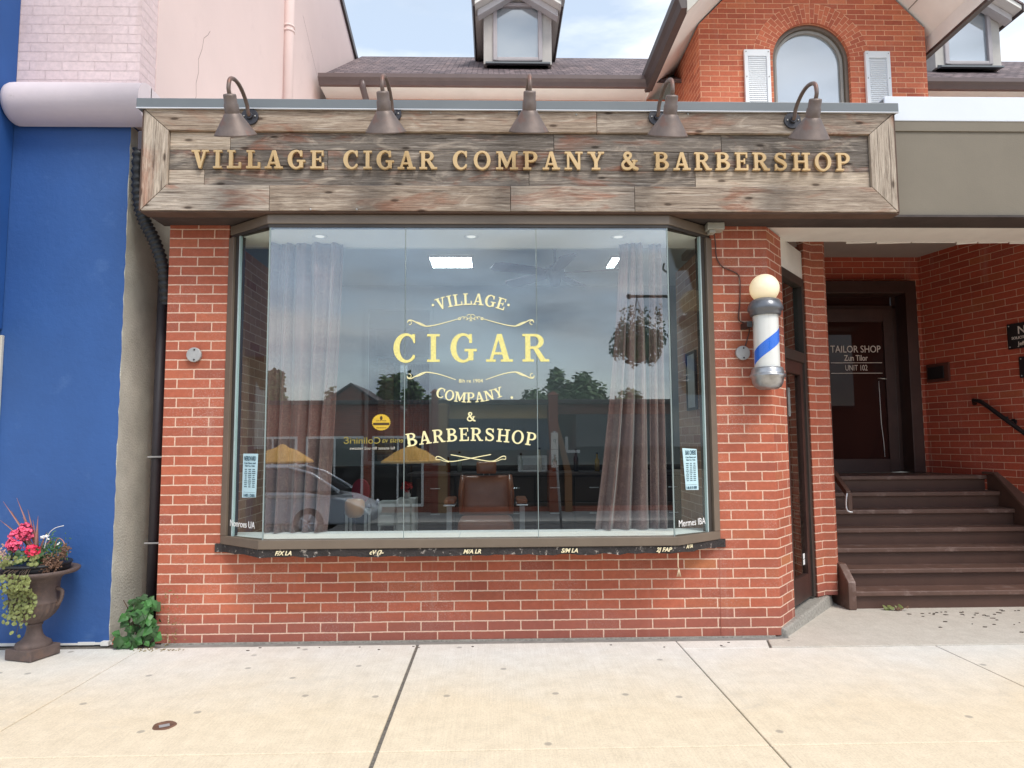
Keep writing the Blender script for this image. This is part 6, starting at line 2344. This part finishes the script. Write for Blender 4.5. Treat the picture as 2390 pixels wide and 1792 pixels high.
# bottles on the counter
rg = random.Random(12)
for k in range(9):
    x = [-.55, -.42, .30, .52, .70, .95, 1.2, 1.5, 1.75][k]
    hgt = [.16, .22, .2, .26, .18, .24, .2, .28, .17][k]
    colr = [(70, 50, 30), (150, 160, 150), (40, 70, 60), (180, 170, 150), (90, 40, 34), (60, 60, 70), (160, 130, 70), (50, 60, 50), (190, 190, 190)][k]
    m = MB()
    r_ = .028
    m.lathe([(.001, .967), (r_, .968), (r_, .967 + hgt * .65), (r_ * .4, .967 + hgt * .8), (r_ * .4, .967 + hgt)], (x, 3.4), 20)
    o = obj('bottle', m, plain('bottle_glass', C(*colr), .15, .05, 8, 40, 0), None, origin=(x, 3.4, .967))
    tag(o, 'small ' + ['amber', 'clear grey', 'dark green', 'cream', 'oxblood', 'slate blue', 'honey yellow', 'tall olive', 'white'][k] + ' bottle standing on the back counter', 'bottle', 'bottles on the back counter')
    b = MB()
    b.lathe([(.013, .967 + hgt), (.014, .967 + hgt + .001), (.014, .967 + hgt + .02), (.001, .967 + hgt + .021)], (x, 3.4), 14)
    obj('cap', b, M_BLACK, o)
pf = thing('framed_picture', 'narrow framed picture hung on the brick beside the right curtain', 'picture', (1.52, .55, 1.5))
m = MB()
for a in ((.40, .42, 1.55, 2.0), (.63, .65, 1.55, 2.0), (.42, .63, 1.98, 2.0), (.42, .63, 1.55, 1.57)):
    m.box(1.505, 1.523, a[0], a[1], a[2], a[3])
obj('picture_frame', m, M_BLACK, pf)
m = MB()
m.box(1.512, 1.52, .42, .63, 1.57, 1.98)
obj('print', m, plain('pale_print', C(190, 194, 196), .6, .15, 14, 60, 0), pf)

# ================================================================== ACROSS THE STREET (seen mirrored in the glass)
YO = -20.0
ob = thing('opposite_building', 'low brick row of shops across the street, mirrored in the shop window', 'building', (0, YO, -1.1))
M_OPB = brickmat('opposite_brick', [(0, C(142, 70, 54)), (1, C(168, 84, 64))], C(184, 150, 130), white=.1, bst=.3)
m = MB()
m.box(-40, -1.62, YO - 8, YO, -1.1, 2.66)
m.box(-1.62, 9, YO - 8, YO - .4, -1.1, 2.66)
m.box(9, 40, YO - 8, YO, -1.1, 2.66)
m.box(-1.62, 1.86, YO - .4, YO, -1.1, -.95)
m.box(2.2, 9, YO - .4, YO, -1.1, -.95)
obj('wall', m, M_OPB, ob)
m = MB()
m.box(-40, 40, YO - .2, YO + .25, 2.66, 2.80)
m.box(-40, 40, YO - 8.2, YO - .2, 2.66, 2.74)
obj('cornice', m, M_DKBROWN, ob, bevel=.02)
for x0, x1, top, cl in ((1.87, 2.20, 2.95, (150, 78, 54)), (-2.22, -1.98, 3.05, (140, 66, 50)), (-1.97, -1.66, 2.60, (160, 124, 84))):
    m = MB()
    m.box(x0, x1, YO, YO + .28, -1.1, top)
    m.hexa([(x0 - .05, YO - .02, top), (x1 + .05, YO - .02, top), (x1 + .05, YO + .32, top), (x0 - .05, YO + .32, top)], [((x0 + x1) / 2 - .02, YO + .1, top + .14), ((x0 + x1) / 2 + .02, YO + .1, top + .14), ((x0 + x1) / 2 + .02, YO + .2, top + .14), ((x0 + x1) / 2 - .02, YO + .2, top + .14)])
    obj('pilaster', m, plain('opposite_pilaster', C(*cl), .8, .1, 2, 40, .2), ob)
m = MB()
m.prism([(2.02, 2.25), (2.14, 2.25), (2.66, .25), (2.66, -1.1), (2.42, -1.1), (2.42, .25)], YO + .02, YO + .25, 'y')
obj('buttress', m, plain('tan_buttress', C(150, 104, 66), .8, .1, 3, 40, .1), ob)
m = MB()
for k in range(44):
    x = -1.64 + k * .0795
    m.hexa([(x, YO + .02, 2.16), (x + .06, YO + .02, 2.16), (x + .06, YO + .06, 2.16), (x, YO + .06, 2.16)], [(x, YO - .3, 2.62), (x + .06, YO - .3, 2.62), (x + .06, YO - .26, 2.62), (x, YO - .26, 2.62)])
m.box(-1.64, 1.86, YO - .35, YO - .31, 2.1, 2.64)
obj('ribbed_band', m, plain('tan_metal_band', C(206, 170, 112), .6, .08, 4, 40, .05), ob)
m = MB()
for k in range(40):
    x = -1.62 + k * .087
    m.hexa([(x, YO - .02, 2.14), (x + .075, YO - .02, 2.14), (x + .075, YO + .02, 2.14), (x, YO + .02, 2.14)], [(x, YO + .85, 1.05), (x + .075, YO + .85, 1.05), (x + .075, YO + .89, 1.05), (x, YO + .89, 1.05)][0:4])
obj('awning', m, plain('navy_awning', C(28, 38, 60), .7, .1, 4, 40, 0), ob)
m = MB()
m.box(-1.6, 1.84, YO - .38, YO - .36, -.95, 2.12)
m.box(2.24, 9, YO - .38, YO - .36, -.95, 2.3)
obj('shopfront_glass', m, skypane('opposite_dark_glass', (.012, .016, .022, 1), .08), ob)
for x0, x1 in ((-8.6, -6.9), (-6.6, -4.6), (-4.3, -2.5)):
    m = MB()
    for a in ((x0, x0 + .08, -.9, 1.55), (x1 - .08, x1, -.9, 1.55), (x0 + .08, x1 - .08, 1.47, 1.55), (x0 + .08, x1 - .08, -.9, -.80), ((x0 + x1) / 2 - .03, (x0 + x1) / 2 + .03, -.80, 1.47)):
        m.box(a[0], a[1], YO + .002, YO + .06, a[2], a[3])
    fr_ = obj('shop_window', m, M_CREAM, ob)
    m = MB()
    m.box(x0 + .06, x1 - .06, YO + .004, YO + .02, -.82, 1.49)
    obj('window_pane', m, skypane('opposite_window_glass', (.010, .012, .015, 1), .06), fr_)
m = MB()
m.box(2.24, 9, YO - .1, YO + .05, 2.32, 2.55)
obj('signband', m, plain('rust_signband', C(120, 66, 48), .7, .1, 4, 40, 0), ob)
m = MB()
m.box(2.50, 2.60, YO - .34, YO - .30, .92, 1.50)
m.box(2.60, 3.02, YO - .34, YO - .30, .92, 1.02)
obj('white_letter', m, M_WHITEPAINT, ob)
m = MB()
m.box(.80, 1.82, YO - .34, YO + .12, .28, .84)
ac = obj('air_conditioner', m, M_CREAM, ob, bevel=.02)
m = MB()
for k in range(11):
    m.box(.90, 1.72, YO + .122, YO + .135, .35 + k * .038, .365 + k * .038)
obj('louvre', m, plain('louvre_grey', C(150, 148, 140), .6, .05, 8, 40, 0), ac)
hs = thing('gabled_house', 'house gable rising over the left of the mirrored roofline', 'house', (-6.1, -25, -1.1))
m = MB()
m.box(-7.2, -5.0, -29, -25, -1.1, 3.0)
m.prism([(-7.2, 3.0), (-5.0, 3.0), (-6.1, 3.75)], -29, -25.002, 'y')
obj('wall', m, M_OPB, hs)
m = MB()
for s_ in (-1, 1):
    lo = [(-6.1, -29.2, 3.78), (-6.1 + s_ * 1.3, -29.2, 2.90), (-6.1 + s_ * 1.3, -24.8, 2.90), (-6.1, -24.8, 3.78)]
    m.hexa(lo, [(p[0], p[1], p[2] + .08) for p in lo])
obj('roof', m, M_SHINGLE, hs)

def tree(x, y, z0, ztop, r_, label, seed, conifer=False, n=4200, ls=.30):
    rg = random.Random(seed)
    t_ = thing('conifer_tree' if conifer else 'leafy_tree', label, 'tree', (x, y, z0), 'trees beyond the opposite roofs')
    m = MB()
    m.tube([(x, y, z0), (x + .1, y, z0 + (ztop - z0) * .45), (x, y, ztop - r_ * .4)], [.22, .16, .04], 8)
    for k in range(6):
        a = rg.uniform(0, 6.28)
        zb = z0 + (ztop - z0) * rg.uniform(.35, .7)
        m.tube([(x, y, zb), (x + math.cos(a) * r_ * .4, y + math.sin(a) * r_ * .4, zb + r_ * .35), (x + math.cos(a) * r_ * .75, y + math.sin(a) * r_ * .75, zb + r_ * .6)], [.09, .06, .02], 6)
    obj('trunk', m, M_BARK, t_)
    m = MB()
    cl = []
    if conifer:
        for k in range(40):
            v = rg.random()
            a = rg.uniform(0, 6.28)
            rr = r_ * (1 - v) * rg.uniform(.5, 1)
            cl.append((x + rr * math.cos(a), y + rr * math.sin(a), z0 + (ztop - z0) * (.15 + .85 * v), .25 * r_))
    else:
        for k in range(48):
            d = Vector((rg.gauss(0, 1), rg.gauss(0, 1), rg.gauss(0, .8))).normalized() * r_ * rg.uniform(.35, .85)
            cl.append((x + d.x, y + d.y, ztop - r_ * .95 + d.z * .95, r_ * rg.uniform(.16, .28)))
    for k in range(n):
        c_ = rg.choice(cl)
        d = Vector((rg.gauss(0, 1), rg.gauss(0, 1), rg.gauss(0, 1))).normalized() * c_[3] * rg.random() ** .4
        m.leaf((c_[0] + d.x, c_[1] + d.y, c_[2] + d.z), (d.x + rg.uniform(-.4, .4), d.y + rg.uniform(-.4, .4), d.z + .5), (rg.uniform(-1, 1), rg.uniform(-1, 1), rg.uniform(-1, 1)), ls * rg.uniform(.7, 1.2), ls * .7, .15)
    obj('crown', m, M_TREE, t_)
tree(3.5, -30, -1.2, 5.1, 2.3, 'broad leafy tree mirrored right of COMPANY above the roofline', 1, n=6000)
tree(6.4, -32, -1.2, 4.5, 1.9, 'lower leafy tree mirrored behind the right curtain', 2)
tree(-4.8, -30, -1.2, 4.8, 1.4, 'round leafy tree mirrored left of COMPANY above the roofline', 3)
tree(-3.3, -33, -1.2, 4.0, 1.0, 'small leafy tree mirrored just left of the letter C of COMPANY', 4, n=800)
tree(-10.9, -30, -1.2, 4.8, 1.2, 'pointed conifer mirrored at the far left over the left curtain', 5, True)
tree(-8.4, -31, -1.2, 4.1, .8, 'slim conifer mirrored next to the house gable', 6, True, 700)
tree(-13.2, -31, -1.2, 4.4, 1.5, 'leafy tree mirrored at the far left edge of the window', 7)
tree(10.5, -31, -1.2, 4.4, 1.8, 'leafy tree mirrored at the far right edge of the window', 8)

M_UMB = plain('orange_umbrella_cloth', C(250, 184, 84), .8, .06, 4, 120, .1)
def umbrella(x, y, zt, label):
    t_ = thing('patio_umbrella', label, 'umbrella', (x, y, -1.0), 'orange patio umbrellas across the street')
    m = MB()
    n = 8
    A = []
    rim = [(x + .76 * math.cos(2 * math.pi * k / n + .39), y + .76 * math.sin(2 * math.pi * k / n + .39), zt - .39) for k in range(n)]
    mid = [(x + .36 * math.cos(2 * math.pi * k / n + .39), y + .36 * math.sin(2 * math.pi * k / n + .39), zt - .13) for k in range(n)]
    for k in range(n):
        q = (k + 1) % n
        m.face([rim[k], rim[q], mid[q], mid[k]])
        m.face([mid[k], mid[q], (x, y, zt)])
        m.face([(rim[k][0], rim[k][1], rim[k][2] - .04), (rim[q][0], rim[q][1], rim[q][2] - .04), rim[q], rim[k]])
    c = obj('canopy', m, M_UMB, t_)
    c.modifiers.new('thick', 'SOLIDIFY').thickness = .006
    m = MB()
    m.lathe([(.14, zt - .05), (.09, zt + .0), (.01, zt + .03)], (x, y), 12)
    obj('vent_cap', m, M_UMB, c)
    m = MB()
    m.tube([(x, y, -.98), (x, y, zt)], .022, 8)
    m.lathe([(.22, -.98), (.22, -.93), (.03, -.91)], (x, y), 16)
    obj('pole', m, M_BARK, t_)
umbrella(-5.28, -13, 1.27, 'orange patio umbrella mirrored over the left curtain')
umbrella(-2.09, -13, 1.25, 'orange patio umbrella mirrored just under the word BARBERSHOP')

# parked car
car = thing('parked_car', 'silver-grey sedan parked at the kerb, mirrored low in the left glass', 'car', (-5.0, -10.8, -.62))
cz = -.62
y0, y1 = -11.6, -10.0
m = MB()
prof = [(-2.60, .28), (-2.55, .48), (-2.72, .64), (-3.1, .80), (-3.9, .93), (-6.2, .95), (-7.05, .88), (-7.15, .5), (-7.1, .28)]
lo = [(p[0], y0, cz + p[1]) for p in prof]
m.hexa(lo, [(p[0], y1, cz + p[1]) for p in prof])
body = obj('body', m, plain('silver_car_paint', C(206, 212, 216), .3, .03, 5, 40, 0, coat=.6), car, bevel=.05, seg=3)
m = MB()
cab = [(-3.25, .93), (-3.85, 1.30), (-4.3, 1.42), (-5.3, 1.42), (-6.3, .95)]
m.hexa([(p[0], y0 + .12 + .12 * (p[1] > 1), cz + p[1]) for p in cab], [(p[0], y1 - .12 - .12 * (p[1] > 1), cz + p[1]) for p in cab])
obj('cabin_glass', m, skypane('car_glass', (.02, .025, .03, 1), .15), car, bevel=.03)
m = MB()
for s_, yy in ((-1, y0 + .24), (1, y1 - .24)):
    m.tube([(-3.22, yy - s_ * -.11, cz + .94), (-3.84, yy, cz + 1.31), (-4.3, yy, cz + 1.435), (-5.3, yy, cz + 1.435), (-6.33, yy - s_ * -.1, cz + .95)], .032, 8)
m.box(-5.3, -4.25, y0 + .25, y1 - .25, cz + 1.41, cz + 1.445)
obj('roof', m, plain('bright_roof_trim', C(206, 210, 214), .2, .03, 5, 40, 0, metal=.7), car)
m = MB()
m.box(-7.1, -2.9, y1 + .002, y1 + .02, cz + .83, cz + .88)
obj('side_trim', m, plain('bright_side_trim', C(214, 218, 222), .2, .03, 5, 40, 0, metal=.7), car)
for x in (-3.80, -6.25):
    for yy, s_ in ((y0, -1), (y1, 1)):
        m = MB()
        P = ell(x, cz + .31, .31, .31, 32)
        m.hexa([(p[0], yy - s_ * .17, p[1]) for p in P], [(p[0], yy + s_ * .025, p[1]) for p in P])
        wl = obj('wheel', m, plain('tyre', C(36, 36, 38), .8, .1, 10, 60, .1), car, bevel=.02)
        m = MB()
        P = ell(x, cz + .31, .19, .19, 28)
        m.hexa([(p[0], yy + s_ * .026, p[1]) for p in P], [(p[0], yy + s_ * .04, p[1]) for p in P])
        for k in range(5):
            a = 2 * math.pi * k / 5
            m.tube([(x, yy + s_ * .043, cz + .31), (x + .18 * math.cos(a), yy + s_ * .043, cz + .31 + .18 * math.sin(a))], .02, 6)
        obj('rim', m, M_CHROME, wl)
for yy in (y0 + .25, y1 - .25):
    m = MB()
    m.sphere((-2.63, yy, cz + .60), .09, 14, 8, sx=.6)
    obj('headlight', m, M_CHROME, car)
# lamp post with hanging basket
lpst = thing('street_lamp_post', 'dark lamp post with a bracket arm, mirrored at the right edge of the glass', 'lamp post', (2.56, -5.4, .0))
m = MB()
m.tube([(2.56, -5.4, .0), (2.56, -5.4, .3), (2.56, -5.4, 4.4)], [.09, .05, .045], 12)
obj('post', m, M_BLACK, lpst)
m = MB()
m.tube([(2.56, -5.4, 3.38), (1.93, -5.4, 3.38)], .022, 8)
m.sphere((1.92, -5.4, 3.38), .04, 12, 8)
m.tube(catmull([(2.56, -5.4, 3.62), (2.48, -5.4, 3.72), (2.42, -5.4, 3.78), (2.44, -5.4, 3.86)], 5), .014, 8)
obj('bracket_arm', m, M_BLACK, lpst)
hb = thing('hanging_basket', 'full hanging flower basket, mirrored over the right curtain', 'hanging basket', (2.03, -5.4, 3.36))
m = MB()
for k in range(3):
    a = k * 2.1
    m.tube([(2.03, -5.4, 3.36), (2.03 + .2 * math.cos(a), -5.4 + .2 * math.sin(a), 2.72)], .005, 5)
obj('chain', m, M_BLACK, hb)
m = MB()
m.lathe([(.02, 2.42), (.12, 2.46), (.2, 2.58), (.22, 2.72), (.18, 2.72), (.02, 2.66)], (2.03, -5.4), 24)
obj('basket_bowl', m, M_BARK, hb)
rg = random.Random(44)
m = MB()
for k in range(1500):
    d = Vector((rg.gauss(0, 1), rg.gauss(0, 1), rg.gauss(0, 1))).normalized() * rg.random() ** .35
    p_ = (2.03 + d.x * .42, -5.4 + d.y * .4, 2.72 + d.z * .33 + .05 * math.sin(d.x * 9))
    m.leaf(p_, (d.x + rg.uniform(-.5, .5), d.y + rg.uniform(-.5, .5), d.z + .3), (rg.uniform(-1, 1), rg.uniform(-1, 1), rg.uniform(-1, 1)), .06, .045, .2)
for s_ in range(14):
    x, y = 2.03 + rg.uniform(-.3, .35), -5.4 + rg.uniform(-.25, .25)
    for k in range(14):
        m.leaf((x + rg.gauss(0, .02), y + rg.gauss(0, .02), 2.9 + k * .024), (rg.uniform(-1, 1), rg.uniform(-1, 1), .3), (rg.uniform(-1, 1), rg.uniform(-1, 1), rg.uniform(-1, 1)), .045, .03)
obj('foliage', m, M_LEAFD, hb)
# parking sign
ps = thing('parking_sign', 'white parking sign on a thin grey pole, mirrored right of BARBERSHOP', 'road sign', (1.13, -7.5, -.36))
m = MB()
m.tube([(1.13, -7.5, -.4), (1.01, -7.5, 1.5)], .02, 8)
obj('pole', m, M_GREYDISC, ps)
for z0, z1, tx in ((1.19, 1.47, 'P'), (.88, 1.18, '2h')):
    m = MB()
    m.box(.95, 1.07, -7.475, -7.468, z0, z1)
    sg = obj('sign_plate', m, M_WHITEPAINT, ps, bevel=.003)
    sans('sign_text', tx, .1, plain('green_sign_ink', C(30, 90, 50), .6, .05, 10, 40, 0), sg, (1.01, -7.465, z0 + .1), rotz=R(180))
